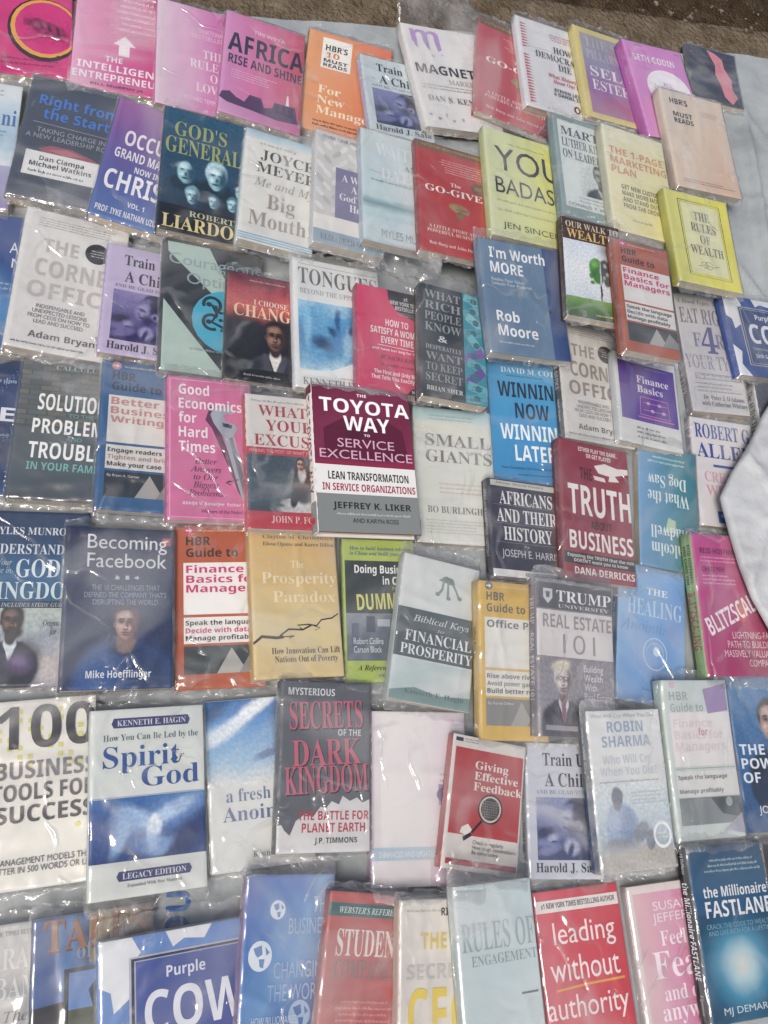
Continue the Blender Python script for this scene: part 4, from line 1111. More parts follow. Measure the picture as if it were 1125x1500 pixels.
book('myles', 'c0d2d6', 'a8b8c4', [g(0, 0, 1, .55, ['c4d0d0', 'bcd0d6', 'c8d8da'], 'd', .2), t('WAITING', .2, .10, 1.0, .22, 'd8e0e0', 'f'), t('AND', .58, .255, .86, .305, '60727a', 'f'), t('DATING', .26, .32, 1.0, .42, 'd8e0e0', 'f'), l('8098a0', .006, .1, .37, .98, .41), k(.12, .435, .95, .46, 1, '60727a'), g(0, .60, 1, .78, ['b6d0d4', '7c9ca4', 'b8d0d4', 'b2ccd2'], 'v', .12), e(.85, .73, .06, .03, '8ca8ae'), t('MYLES MUNROE', .24, .875, 1.0, .945, '84949a', 's')],
  'washed out pale aqua book with a faint lake band, near the red one', .16, ext=(.012, .045))
book('giver2', 'b8302c', '8c2428', GIV, 'bright red book in the second row with white serif title, fully uncovered', .05)
book('badass', 'd0d890', 'b4bc7c', [g(0, 0, 1, 1, ['ccd2a4', 'd2d88c', 'dcd850'], 'u', .08), k(.3, .1, .9, .12, 1, '8a9068'), t('YOU', .12, .155, 1.0, .38, '3a3a34', 's'), t('BADASS', .10, .45, .98, .60, '3c3c34', 's'), k(.1, .655, .98, .68, 1, '9aa268'), k(.1, .74, .9, .765, 1, '9aa268'), t('JEN SINCERO', .15, .86, 1.0, .93, '46463c', 's')],
  'lime yellow book with thin rounded dark capitals', .08)
book('mlk', '8aa0a0', '6c8488', [r(.08, .05, 1, .90, 'cdd6d4'), t('MARTIN\nLUTHER KING JR.\nON LEADERSHIP', .12, .11, 1.0, .42, '46585c', 'F', 'j'), pt(.36, .43, .998, .76, ['c8d2d0', 'c2cecc'], 'v', bust(.70, .53, .125, '6c7c82', '3a484e', '9aa8aa', '2c363a', '3c4a50', '2c383e', 'a8b4b6', '3a484e')), k(.3, .78, .9, .83, 2, '788a8e'), t('DONALD T. PHILLIPS', .12, .855, .95, .885, '5c6e72', 's')],
  'grey green bordered book with a bust of a man and dark narrow capitals', .13)
book('page1', 'dad8b8', 'b8b89c', [g(0, 0, 1, 1, ['d8d8c0', 'dcd6a8', 'dcd274'], 'd', .12), t('THE 1-PAGE\nMARKETING\nPLAN', .08, .20, .98, .45, 'cc9478', 'b', 'l'), t('GET NEW CUSTOMERS,\nMAKE MORE MONEY,\nAND STAND OUT\nFROM THE CROWD', .2, .55, .95, .77, '7c7c70', 'b', 'l'), k(.3, .86, .7, .885, 1, '9a9a88')],  # blend begins washed out to paint the glare at its left
  'pale yellow book with a salmon coloured three line title', .15)
book('rules', 'd8d21c', 'a8a430', [g(0, 0, 1, 1, ['cccc70', 'd8d450', 'dcd410'], 'u', .06), l('4a4a34', .012, .2, .08, .86, .08, .86, .90, .2, .90, .2, .08), l('6a6a48', .006, .225, .10, .835, .10, .835, .88, .225, .88, .225, .10), r(.24, .11, .82, .87, 'd4d4a4'),  # weaker yellow at left carries the film's reflected sky in its colour
  t('THE\nRULES\nOF\nWEALTH', .28, .19, .80, .66, '66664c', 'f', 'c'), curl(.53, .77, .06, 20, 340, '7a7a5c', .008), curl(.46, .77, .05, 180, 480, '7a7a5c', .008), l('7a7a5c', .008, .36, .79, .46, .77, .6, .78, .70, .755)],
  'bright yellow book with a thin framed panel and grey serif title', .08)
# --- third row
book('edge2', '24487e', '1e3a68', [g(0, 0, 1, 1, ['4a5a90', '2a4a88', '3c84bc', '22508c'], 'v', .2, 3), t('AN', .80, .2, 1.0, .28, 'd4dce8', 's'), t('N', .84, .32, .96, .39, 'd4dce8', 's'), t('OF', .88, .42, .97, .44, 'd4dce8', 's'), k(.5, .5, .95, .56, 2, '9ab4d0')],
  'deep blue book with light swirls at the picture edge, left of the large white one', .1)
book('corner1', 'dcdad6', 'c8c6c2', corner('bcb6b0', '66666a'), 'largest white book with pale grey embossed title and small black disc', .12)
book('train2', 'c2b4d4', 'a898bc', trainup(['8c80b8', '564e8c', '382f6c'], '2a2636', '2c2460', '6a60a0', '9a92c4', '241c48', '6c6484'),
  'lilac child and mother book tucked under the dark cover with a cyan disc', .06)
book('courage', '262e30', '1a2022', [p('b0c8bc', .04, .0, .46, .0, .72, .36, .62, .44, .05, .08), p('b0c8bc', .02, .46, .02, 1, .66, 1), e(.70, .57, .40, .25, '30b0ce'), t('Courageous', .06, .085, 1.0, .20, '90a8ac', 's'), t('Optimism', .24, .225, 1.0, .34, '90a8ac', 's')]
  + sum([[curl(u, v, .085, a, a + 250, '16303e', .035), curl(u + .1, v + .015, .06, a + 180, a + 400, '16303e', .03), e(u - .03, v, .03, .018, '16303e')] for u, v, a in ((.50, .45, 160), (.50, .585, 60), (.72, .60, 200), (.74, .69, 10))], []) + [l('16303e', .03, .5, .45, .55, .52, .5, .585, .62, .62, .72, .66), k(.28, .80, .95, .82, 1, '8aa0a0'), t('by Jay\nand', .60, .87, .88, .97, '9ab0ae', 's', 'l')],
  'black book with a cyan disc of curled marks and pale green bands', .06)
book('change', '141416', '1c1414', [pt(0, 0, 1, .93, ['5a2030', 'b04450', 'd2604e', '4c2026', '141418', '141416', '141416'], 'v', [(.25, .55, .5, .2, 10, '1c1a20', .5), (.9, .5, .4, .2, -10, '1a181c', .5)] + bust(.66, .555, .165, '7c5444', '38201c', 'b08468', '18100e', '4c4c56', '2c2c34', 'e8e0da', '6a302c'), .01), k(.3, .05, .95, .065, 1, 'e0b0a8'), t('I CHOOSE TO', .36, .235, .98, .285, 'ecdcd0', 'f'), t('CHANGE', .10, .295, 1.0, .41, 'f0cca8', 'f')] + [p('141416', 0, .92, .4, .88, 1, .88, 1, 1, 0, 1), k(.25, .93, .9, .95, 1, 'b0a8a0')],
  'black and red book showing a smiling man in a suit under serif capitals', .04)
book('tongues', 'dcdedc', 'c8ccd0', [l('7c8284', .006, .06, .04, .98, .045), t('TONGUES', .06, .07, .98, .20, '50565a', 'f'), t('BEYOND THE UPPER ROOM', .07, .235, .98, .275, '98a0a4', 'f'), pt(.05, .33, 1, .86, ['a0d0e6', '4ca0d0', '3484bc', '4c98c8', 'b0d4e4'], 'v', [(.3, .55, .10, .3, 5, '58a8d4', .7), (.75, .5, .10, .34, -5, '2a64a0', .7), (.30, .64, .12, .07, 20, '24507c', .6), (.50, .46, .03, .14, 0, '245c94', .6), (.42, .55, .06, .04, 40, '1f4c7c', .6), (.60, .66, .05, .2, 6, '8cc4e0', .8), (.88, .60, .06, .24, 0, '3c80b4', .7), (.15, .5, .04, .3, 0, '7cbce0', .7), (.66, .52, .04, .05, 0, '1c4474', .7)], .04, .2),
  p('dfe4e4', .1, .87, .4, .85, .7, .76, 1, .74, 1, .90, .05, .90), k(.5, .89, .98, .905, 1, '8a9498'), t('KENNETH E. HAGIN', .08, .92, 1.0, .975, '80888c', 'f')],
  'white book with a blurred blue picture and grey serif capitals at its top', .1)
book('satisfy', 'd41f5c', 'a81848', [p('1c1a1e', .46, 0, 1.0, 0, 1.0, .28, .84, .26, .6, .2, .48, .1), t('#1\nNEW YORK TIMES\nBESTSELLER', .5, .05, .98, .19, 'd8d4d4', 'b', 'c'), k(.62, .21, .95, .24, 2, 'b8b4b4', 'c'), t('HOW TO\nSATISFY A WOMAN\nEVERY TIME', .20, .30, 1.0, .54, 'f2e6e8', 'b', 'c'), l('f2e6e8', .008, .3, .56, .98, .57), t('and have her beg for more', .22, .585, .98, .62, 'f2d8e0', 'b'), t('BY NAURA HAYDEN', .34, .655, .98, .695, '4c0c28', 'I'), t('is really worth it', .34, .73, .92, .765, '5c1030', 'I'), t('The First and Only Book\nThat Tells You Exactly How', .20, .80, .99, .89, 'f2e6e8', 'b', 'c'), p('1c1a1e', .72, 1, .8, .94, 1, .92, 1, 1), t('NOW A', .8, .955, .98, .98, 'd8d0d0')],
  'hot pink book with a black corner burst and bold white lines', .05, ext=(.04, .012))
book('rich', '333a3c', '2a3032', [r(.66, 0, 1, 1, '2c94a8')] + sum([[p(c, *sum([[u + dx * math.cos(a) - dy * math.sin(a), v + (dx * math.sin(a) + dy * math.cos(a)) / 1.5] for dx, dy in ((-.16, -.06), (.16, -.06), (.16, .06), (-.16, .06))], [])), e(u, v, .05, .03, '3c7884'), k(u - .1, v - .02, u + .1, v + .02, 2, '2c6878')] for u, v, a, c in ((.84, .06, .3, '70bcc4'), (.82, .16, -.4, '5aa8b4'), (.86, .26, .5, '80c4c8'), (.82, .36, -.2, '56a4b2'), (.86, .47, .8, '6cb8c0'), (.82, .57, -.5, '8a5ab0'), (.86, .66, .3, '5eaeb8'), (.83, .76, -.7, '6a4ca0'), (.86, .86, .2, '62b0ba'), (.83, .95, -.3, '56a2b0'))], [])
  + [r(0, 0, .66, 1, '343b3e'), t('WHAT\nRICH\nPEOPLE\nKNOW', .06, .05, .62, .42, '9aa0a2', 'f'), t('&', .26, .455, .40, .51, 'dcdedc', 'F'), t('DESPERATELY', .07, .545, .62, .585, 'a8acae', 'f'), t('WANT\nTO KEEP\nSECRET', .07, .61, .62, .86, '949a9c', 'f'), t('BRIAN SHER', .08, .905, .62, .945, 'd8dad8', 'f')],
  'charcoal book with grey capitals beside a strip of turquoise banknotes', .08, ext=(.036, .012))
book('worth', '64829e', '54708c', [g(.80, 0, 1, 1, ['3a5888', '203c78'], 'u', .1), t("I'm Worth\nMORE", .12, .06, .82, .29, 'eceef0', 'b', 'l'), t('Realise Your Value.\nUnleash Your Potential.', .12, .335, .62, .40, 'd0d8e0', 's', 'l'), t('Rob\nMoore', .13, .62, .62, .84, 'eceef0', 'b', 'l'), k(.13, .89, .58, .905, 1, 'c8d0d8'), p('1a2030', .80, .565, .83, .56, .83, .59, .80, .59)],
  'steel blue book with bold white words at its top and foot', .1)
book('walk', 'ccd4dc', '3a241c', [pt(0, .22, 1, .80, ['c8d4e0', 'd8dce0', 'c4d0da'], 'v', [(.90, .30, .24, .16, 20, '6c7078', .6), (.95, .46, .14, .2, 0, '9a9ea4', .7), (.55, .47, .12, .15, 0, '4c9030', .12), (.58, .55, .10, .13, 0, '3c7c28', .2), (.455, .56, .03, .04, 0, '4c9030', .3), (.47, .625, .04, .03, 0, '44882c', .3), (.52, .43, .06, .05, 0, '6cac48', .7), (.5, .54, .05, .06, 0, '346c20', .7), (.70, .48, .10, .16, 0, '4c5256', .15), (.74, .58, .07, .10, 10, '565c60', .2), (.70, .44, .03, .03, 0, 'a0a8ac', .6), (.74, .52, .03, .03, 0, 'a0a8ac', .6), (.68, .56, .02, .03, 0, 'a0a8ac', .6), (.62, .58, .012, .26, 0, 'b8c4cc', .4), (.615, .73, .018, .14, 0, '3a2e28', .25)], .02), r(0, 0, 1, .225, '43291e'), t('OUR WALK TO', .06, .035, .98, .10, 'd4c4a4', 'f'), t('WEALTH', .07, .115, .92, .21, 'd4b45c', 'F'),

  g(0, .80, 1, 1, ['6a9a3c', '44782c', '2c4824'], 'v', .2), k(.5, .94, .95, .96, 1, 'd8c8a0')],
  'brown topped book with a face shaped tree on green grass', .05)
book('hbrrust', 'b05a38', '9a4a34', guide('b05a38', 'd02a70', ['Finance', 'Basics for', 'Managers'], ['Speak the language', 'Decide with data', 'Manage profitably'], '3c2c2a', 'dcdad6', '3c4040', ['3c3c3c', '6a5a58', '3c3c3c']),
  'rust red guide with pink title above a dark panel beside the yellow framed book', .1, spine_items=[t('Finance Basics for Managers', .25, .3, .75, .7, '3c2420', 'b')])
book('eat', 'bcbabc', '7c7a84', [g(0, 0, 1, 1, ['c4c2c4', 'bab8bc', 'cac8c8'], 'd', .2), t('4 Blood Types, 4 Diets', .05, .04, .95, .085, '74727c', 'f'), t('EAT RIGHT', .05, .115, 1.0, .25, '7a788e', 'f'), t('F', .22, .33, .36, .45, '82809a', 'f'), t('4', .36, .27, .64, .50, '62628e', 'F'), t('R', .62, .33, .78, .45, '82809a', 'f'), t('YOUR TYPE', .02, .52, 1.0, .64, '7e7c92', 'f'), r(.14, .675, .96, .725, '8c8a94'), t('The Individualized Diet', .17, .685, .93, .717, 'dcdadc', 'f'), k(.14, .75, .95, .83, 3, '7a7880'), t("Dr. Peter J. D'Adamo\nwith Catherine Whitney", .18, .855, .98, .945, '605e66', 'f', 'c')],
  'silver grey book with lilac serif title and a big numeral four', .15, spine_items=[t('EAT RIGHT FOR YOUR TYPE', .12, .2, .85, .75, 'c8c6cc', 'F')])
book('cow2', '2c4c94', '3454a0', cow('2c4c94', '263c78'), 'smaller blue and white patched book, running out at the right picture edge', .06)
# --- fourth row
book('edge3', '152a4e', '12223e', [g(0, 0, 1, 1, ['1a3054', '17386c', '142848', '1c4478'], 'v', .2, 8), t('E', .80, .36, .96, .46, 'd8dce4'), k(.4, .14, .95, .18, 1, '8aa0bc'), k(.4, .55, .95, .57, 1, '8aa0bc')] + sum([[e(.5 + .47 * ((i * 37) % 50) / 50, .08 + .9 * ((i * 61) % 97) / 97, .008, .006, '4a78b0', 0, 8)] for i in range(60)], []),
  'navy book with tiny dots at the picture edge, left of the brick pattern one', .08)
brick = []
for j in range(13):
    for i in range(6):
        brick.append(r(-.1 + i * .2 + (.1 if j % 2 else 0) + .008, .02 + j * .036, .1 + i * .2 + (.1 if j % 2 else 0) - .008, .05 + j * .036, ('64645e', '5a6462', '6e6a60', '565c5a')[(i * 7 + j * 3) % 4]))
book('solut', '4c5456', '3c4448', brick + [g(0, .50, 1, 1, ['565e60', '4c5a60', '424c54'], 'v', .15), t('CALCULUS', .34, .045, .82, .075, 'aab8b4', 'f'), t('SOLUTIONS', .2, .255, .98, .375, 'eceeec'), t('TO THE', .52, .388, .78, .418, '64a8a8', 's'), t('PROBLEMS', .17, .435, .98, .54, 'eceeec'), t('AND', .52, .556, .68, .583, '64a8a8', 's'), t('TROUBLES', .16, .60, 1.0, .715, 'eceeec'), t('IN YOUR FAMILY', .16, .74, .98, .795, '70b4b0', 'b')],
  'grey brick pattern book with heavy white capitals and teal last line', .12)
book('hbrblue', '2f6496', '2a5684', guide('2f6496', 'c88a88', ['Better', 'Business', 'Writing'], ['Engage readers', 'Tighten and brighten', 'Make your case'], '1e2c40', 'dedcd4', '30363c', ['26282c', 'b08a88', '26282c'], 'By Bryan A. Garner'),
  'blue guide with three lines of faded pink title on a white panel', .12)
book('good', 'd6709f', 'b85088', [l('e0a4c4', .012, .03, .02, .97, .02, .97, .98, .03, .98, .03, .02), t('Good\nEconomics\nfor\nHard\nTimes', .13, .05, .88, .535, 'f0e8ec', 'b', 'l'), p('6a3458', .44, .30, .50, .20, .58, .22, .62, .30, .64, .42, .76, .60, .88, .82, .88, .86, .82, .80, .62, .50, .52, .36), p('a4acb6', .50, .26, .54, .21, .74, .20, .80, .23, .76, .245, .70, .24, .66, .26, .68, .30, .80, .32, .82, .35, .78, .40, .90, .66, .98, .84, .96, .875, .90, .88, .86, .85, .66, .42, .54, .32),
  p('7c8490', .72, .42, .76, .41, .90, .72, .93, .84, .89, .84), e(.925, .86, .022, .014, '4a505c'), p('5a606c', .64, .31, .76, .325, .75, .35, .65, .34), r(.665, .315, .72, .34, '3c424c'), t('Better\nAnswers\nto Our\nBiggest\nProblems', .24, .575, .64, .835, '5c2448', 'i', 'c'), l('5c2448', .01, .82, .71, .68, .735), l('5c2448', .01, .72, .72, .67, .736, .73, .75), t('Abhijit V. Banerjee  Esther Duflo', .17, .875, 1.0, .905, 'f0dce8', 'b'), t('Winners of the Nobel Prize', .38, .925, .98, .95, '7a3462', 's')],
  'pink book with a grey adjustable wrench pictured on its cover', .04)
book('excuse', 'd8d4ce', 'b83a48', [k(.08, .035, .98, .055, 1, '8a8a88'), t("WHAT'S\nYOUR\nEXCUSE?", .10, .075, 1.0, .385, 'ac3442', 'f', 'c'), r(0, .40, 1, .455, 'bc3a48'), t('MAKING THE MOST OF WHAT YOU HAVE', .04, .415, .98, .44, 'e4b4b4', 's'), pt(0, .455, 1, .87, ['4a5c68', '566874', '3e4a56'], 'v', [(.72, .85, .34, .06, 0, 'c8caca', .2), (.62, .80, .22, .05, 0, 'd8d8d6', .2), (.70, .72, .15, .13, 0, '2a2c32', .2), (.86, .76, .14, .06, 30, '2c3036', .2), (.58, .76, .05, .12, 15, '26282e', .2), (.68, .62, .15, .15, 0, '54382e', .2), (.68, .585, .05, .09, 0, 'd8d4d0', .3), (.52, .64, .04, .14, 20, 'ccc8c4', .3), (.82, .66, .05, .13, -15, '5c4034', .3), (.35, .6, .25, .3, 0, '465660', .6)] + face(.67, .515, .06, 'b08470', '70483c', 'd0a890', '30221c'), .008),
  r(0, .87, 1, 1, 'c23444'), t('JOHN P. FOPPE', .28, .90, .98, .955, 'ecc4c4', 'f')],
  'white and red book with a man seated on steps beneath red serif capitals', .08)
book('toyota', '6c1a3a', 'd4d0cc', [g(0, 0, 1, .545, ['681a3a', '7a2648', '701e40', '882448'], 'd', .2, 6), p('5c1634', .1, .30, .3, .22, .5, .26, .7, .2, .9, .28, .95, .5, .1, .5), e(.4, .33, .1, .03, '521430'), r(0, .52, 1, .55, '8a1c44'), r(0, .55, 1, .745, 'dededa'), r(0, .745, 1, 1, '7c8280'), t('THE', .45, .04, .55, .062, 'f0e4e8'), t('TOYOTA', .07, .085, .985, .185, 'f4f0f0'), t('WAY', .30, .205, .77, .305, 'f4f0f0'), t('TO', .50, .325, .56, .342, 'f0e4e8'), t('SERVICE\nEXCELLENCE', .05, .365, .98, .505, 'd2a4bc', 's', 'c'),
  t('LEAN TRANSFORMATION', .12, .595, .92, .65, '26262a', 'b'), t('IN SERVICE ORGANIZATIONS', .06, .675, .98, .725, 'a02248', 'b'), t('JEFFREY K. LIKER', .15, .80, .92, .855, '26282a', 'b'), k(.18, .868, .92, .885, 1, 'b8bcba', 'c'), t('AND KARYN ROSS', .33, .905, .78, .935, '26282a', 's')],
  'unwrapped hardcover with plum top, white band and grey foot', .02, hard=True, spine_items=[r(.0, .02, .06, .98, '5e1438'), t('THE TOYOTA WAY', .07, .22, .74, .78, '7a2040', 'b'), r(.8, .02, 1, .98, '7c8280'), r(.9, .2, .94, .8, 'b0203c')])
book('small', 'd4d6cc', 'b4b8b4', [g(0, 0, 1, .13, ['acccd2', 'b8d2d6', 'd4d6cc'], 'v', .1), k(.2, .05, .8, .09, 2, '8ca4a8'), t('SMALL\nGIANTS', .14, .20, .98, .41, '62625c', 'f'), k(.3, .56, .9, .64, 3, 'c4ac9c'), t('BO BURLINGHAM', .14, .735, .98, .785, '74746c', 'f'), k(.12, .83, .95, .93, 5, 'a8a89c')],
  'off white book with pale blue top edge and thin grey serif title', .14, spine_items=[t('SMALL GIANTS', .3, .25, .6, .75, '8a8a84', 'f')])
book('winning', '3298ce', '2a80b4', [g(0, 0, 1, 1, ['46a4d4', '3298ce', '2a8cc4'], 'v', .08), t('DAVID M. COTE', .18, .065, .96, .11, 'dce8ee', 'f'), k(.25, .125, .9, .14, 1, '1c3c58'), t('WINNING\nNOW', .12, .185, .99, .48, '1a2a40', 'b', 'c'), t('WINNING\nLATER', .12, .53, .99, .82, 'eef2f4', 'b', 'c'), t('How Companies Can Succeed in the Short Term', .1, .865, .98, .895, '20486c', 's'), k(.3, .92, .9, .935, 1, '20486c')],
  'sky blue book with dark then white bold capitals', .06, spine_items=[t('WINNING NOW WINNING LATER', .1, .25, .75, .75, '1a3c5c', 'b')])
book('corner2', 'd4d2cc', '4a4a50', corner('968e86', '6e6c6c'), 'white embossed title book in the right half, with grey spine beside a purple square', .08, spine_items=[t('THE CORNER OFFICE', .15, .25, .6, .75, 'c8c6c4', 'b'), t('Adam Bryant', .68, .3, .86, .7, 'c8c6c4', 'b')])
book('finance', 'd4d6d4', 'b8bcc0', [k(.06, .03, .4, .055, 1, '303034'), r(.06, .085, .97, .74, '5c3c9c'), k(.5, .11, .95, .125, 1, 'b09cd0'), t('Finance\nBasics', .34, .22, .86, .41, 'e8e2f0', 'F', 'l'), l('d06ab4', .014, .38, .46, .82, .46, .84, .66, .36, .66, .38, .46), l('d06ab4', .012, .42, .52, .80, .52), l('d06ab4', .012, .42, .60, .80, .60), e(.5, .52, .03, .018, 'e09ac8'), e(.68, .52, .03, .018, 'e09ac8'), e(.56, .60, .03, .018, 'e09ac8'), e(.74, .60, .03, .018, 'e09ac8'), l('d06ab4', .02, .32, .69, .90, .69), k(.28, .80, .75, .93, 3, '44464c')],
  'small white book with a purple square and pink line drawing', .07)
book('allen', 'd2ced0', 'c6c2c8', [t('ROBERT G.\nALLEN', .06, .05, .98, .37, '2a4296', 'F', 'j'), p('d08474', .7, .34, .9, .28, 1, .36, 1, .56, .8, .52), r(.3, .43, .98, .455, '3a54a0'), t('CREATING\nWEALTH', .14, .50, .98, .72, 'cc98a8', 'F', 'j'), r(.28, .86, .98, .965, '3450a4'), t('Retire in Ten Years', .32, .885, .94, .915, 'd8dcec', 'F'), k(.4, .93, .9, .95, 1, 'b0bce0')],
  'white book with tall blue serif capitals under the folded sheet', .1, spine_items=[t('CREATING WEALTH', .08, .2, .48, .8, '3c4a94', 'F'), t('ROBERT G. ALLEN', .52, .25, .85, .75, 'c08a9c', 'F')])
book('audac', '52525a', 'd4d4d2', [pt(0, 0, 1, 1, ['5c6068', '484a54'], 'v', bust(.42, .26, .22, '84604c', '44302a', 'b08c74', '1c1614', '24262e', '16181e', 'd8dadc'))], 'white spined book mostly hidden beneath the folded sheet', .05, spine_items=[t('The AUDACITY of HOPE', .06, .25, .62, .75, '3c3c40', 'F'), e(.85, .5, .03, .15, '6a6a70')])
book('africans', '3e3c4a', '34323e', [r(.03, .01, 1, .07, 'c4c4b8'), t('African World History', .1, .022, .8, .055, '5a5a60', 's'), t('AFRICANS\nAND THEIR\nHISTORY', .10, .115, .96, .625, 'eae8e8', 'F', 'c'), l('8a8894', .006, .06, .265, .98, .265), l('8a8894', .006, .06, .455, .98, .455), l('8a8894', .006, .06, .65, .98, .65), t('by', .46, .665, .54, .70, 'c8c6cc', 'i'), t('JOSEPH E. HARRIS', .14, .72, .94, .82, 'd0ced4', 's'), r(0, .925, 1, 1, 'dcdad8'), t('REVISED EDITION', .45, .945, .9, .98, '2c2c34', 's')],
  'dark slate book with three white serif lines parted by rules', .05, spine_items=[t('AFRICANS AND THEIR HISTORY', .1, .3, .8, .7, 'a8a6b0', 's')])
book('truth', '943040', '822a38', [t('EITHER PLAY THE GAME...\nOR GET PLAYED', .28, .035, .86, .11, 'ecdcd8', 'b', 'c'), p('e4dcd6', .5, .16, .66, .13, .84, .15, 1.0, .14, 1.0, .18, .8, .21, .86, .25, .7, .26, .72, .22, .56, .21), p('e4dcd6', .48, .235, .64, .24, .66, .27, .5, .265), t('THE', .28, .19, .46, .28, '5c2028'), t('TRUTH', .10, .325, 1.0, .545, 'eae4e0'), t('ABOUT', .40, .575, .70, .635, '3c1a20'), t('BUSINESS', .09, .66, .99, .79, 'eae4e0'), r(0, .815, 1, .895, '2c2428'), t("Exposing the TRUTH that the rich\nDOESN'T want you to know", .05, .825, .98, .882, 'dcd4d0', 'b', 'c'), t('DANA DERRICKS', .14, .915, .98, .965, 'eae4e0', 'b')],
  'crimson book with heavy white title and a reaching white hand', .06, spine_items=[t('THE TRUTH ABOUT BUSINESS  |  DANA DERRICKS', .08, .25, .95, .75, '4a1820', 'b')])
book('dog', '3c8494', '3a7888', [g(0, 0, 1, 1, ['2c7484', '3e8898', '5c94b4', '78a4cc'], 'u', .1, 4), t('Malcolm\nGladwell', .10, .10, .80, .34, 'd8e4e4', 'f', 'r'), p('b0c8ac', .38, .30, .56, .30, .50, .42, .38, .40), t('What the\nDog Saw', .14, .52, .84, .76, 'd8e4e4', 'f', 'r'), k(.2, .86, .84, .92, 2, 'c4d8dc')],
  'teal book lying upside down with its page edges facing the crimson one', .08, flip=True)
book('blitz', 'b42c70', '84a868', [g(0, 0, 1, 1, ['c44a94', 'b42c70', '962440'], 'd', .12, 4), t('REID HOFFMAN', .10, .10, .62, .14, '5a1844', 'b'), k(.10, .16, .95, .20, 2, 'e0a8c8'), t('CHRIS YEH', .10, .235, .40, .27, '5a1844', 'b'), k(.10, .29, .6, .36, 3, 'e0a8c8'), t('BLITZSCALING', .04, .47, 1.02, .60, 'f0e4ec', 'b', 'j', -24), e(.56, .54, .09, .08, 'c8503c'), t('LIGHTNING-FAST\nPATH TO BUILDING\nMASSIVELY VALUABLE\nCOMPANIES', .26, .69, .96, .93, 'e8c8cc', 's', 'r')],
  'magenta book with a green spine and a slanted white title', .1, spine_items=[t('REID HOFFMAN\nAND CHRIS YEH', .08, .15, .36, .8, '2c3428', 'b', 'l'), t('BLITZSCALING', .42, .15, .82, .85, 'a83c50', 'b')])
# --- fifth row
book('kingdom', '1e3c60', '182c48', [g(0, 0, 1, .56, ['1c3658', '20446c', '2a6490', '2c5a80'], 'v', .15), pt(0, .56, 1, 1, ['b4c0b8', 'a0acb0', '8a8898', '706c84'], 'v', [(.78, .74, .14, .14, 0, '98a0ac', .4), (.8, .9, .3, .12, 0, 'b8b0b0', .5), (.12, .75, .16, .2, 0, '5c6c80', .5)] + bust(.40, .635, .11, '4c3630', '281c1a', '7c6050', '181214', '202a3e', '141c2c', 'd0dae0', '3c2424') + [(.42, .70, .075, .05, 0, '1e1618', .4), (.49, .87, .11, .09, 0, '4c3c64', .4), (.49, .86, .06, .04, 20, '705c88', .6)]), t('MYLES MUNROE', .15, .095, .86, .14, 'd4d8dc', 'f'), t('UNDERSTANDING', .10, .195, .99, .255, 'd0d8e0', 'f'), t('Your\nPlace in', .16, .285, .36, .365, 'c0ccd4', 'i', 'r'), t("GOD'S", .40, .28, .90, .39, 'd4dee4', 'f'), t('KINGDOM', .12, .415, .99, .515, 'c8dcE0'.lower(), 'f'), r(0, .525, 1, .565, '1c344c'), t('INCLUDES STUDY GUIDE', .30, .535, .86, .558, 'b8c8d0', 'i'),
  ] + [t('Original Purpose\nfor Humanity', .66, .63, .98, .715, '2c3a48', 'i', 'r')],
  'navy book with pale serif title above a bearded man in a suit', .12)
book('facebook', '182a52', '14223e', [pt(0, 0, 1, 1, ['16264a', '1a2e5a', '1a2e5a', '16284e'], 'v', [(.56, .98, .46, .40, 0, '24508c', .12), (.80, .95, .2, .35, -15, '163a6c', .5), (.3, .93, .15, .28, 20, '2c5c9c', .6), (.56, .76, .15, .07, 0, '183660', .3), (.56, .715, .085, .11, 0, '8a6a60', .2)] + face(.56, .60, .125, 'b8948a', '7c5c58', 'd8bcb0', '4a3632', '8a5050')), t('Becoming\nFacebook', .19, .045, .93, .255, 'eceef2', 's', 'c'), r(.885, .055, .965, .105, 'c04458'), r(.905, .068, .945, .08, 'e4b0b8'), p('d4dae4', .45, .32, .468, .30, .475, .312, .49, .312, .49, .33, .45, .33), r(.545, .305, .58, .33, 'd4dae4'), p('d4dae4', .63, .312, .65, .312, .65, .302, .675, .318, .65, .334, .65, .324, .63, .324), t("THE 10 CHALLENGES THAT\nDEFINED THE COMPANY THAT'S\nDISRUPTING THE WORLD", .18, .365, .93, .49, '90a4c0', 's', 'c'),
  t('Mike Hoefflinger', .22, .885, .80, .945, 'e8ecf2', 'b')],
  'navy book showing a young man in a blue shirt under thin white title', .1)
book('hbrorange', 'b45426', '9c4824', guide('b45426', 'c8206a', ['Finance', 'Basics for', 'Managers'], ['Speak the language', 'Decide with data', 'Manage profitably'], '382c2a', 'e6e4e0', '40484a', ['26262a', 'c8206a', '26262a']),
  'vivid orange guide with crisp magenta title between navy and golden books', .03)
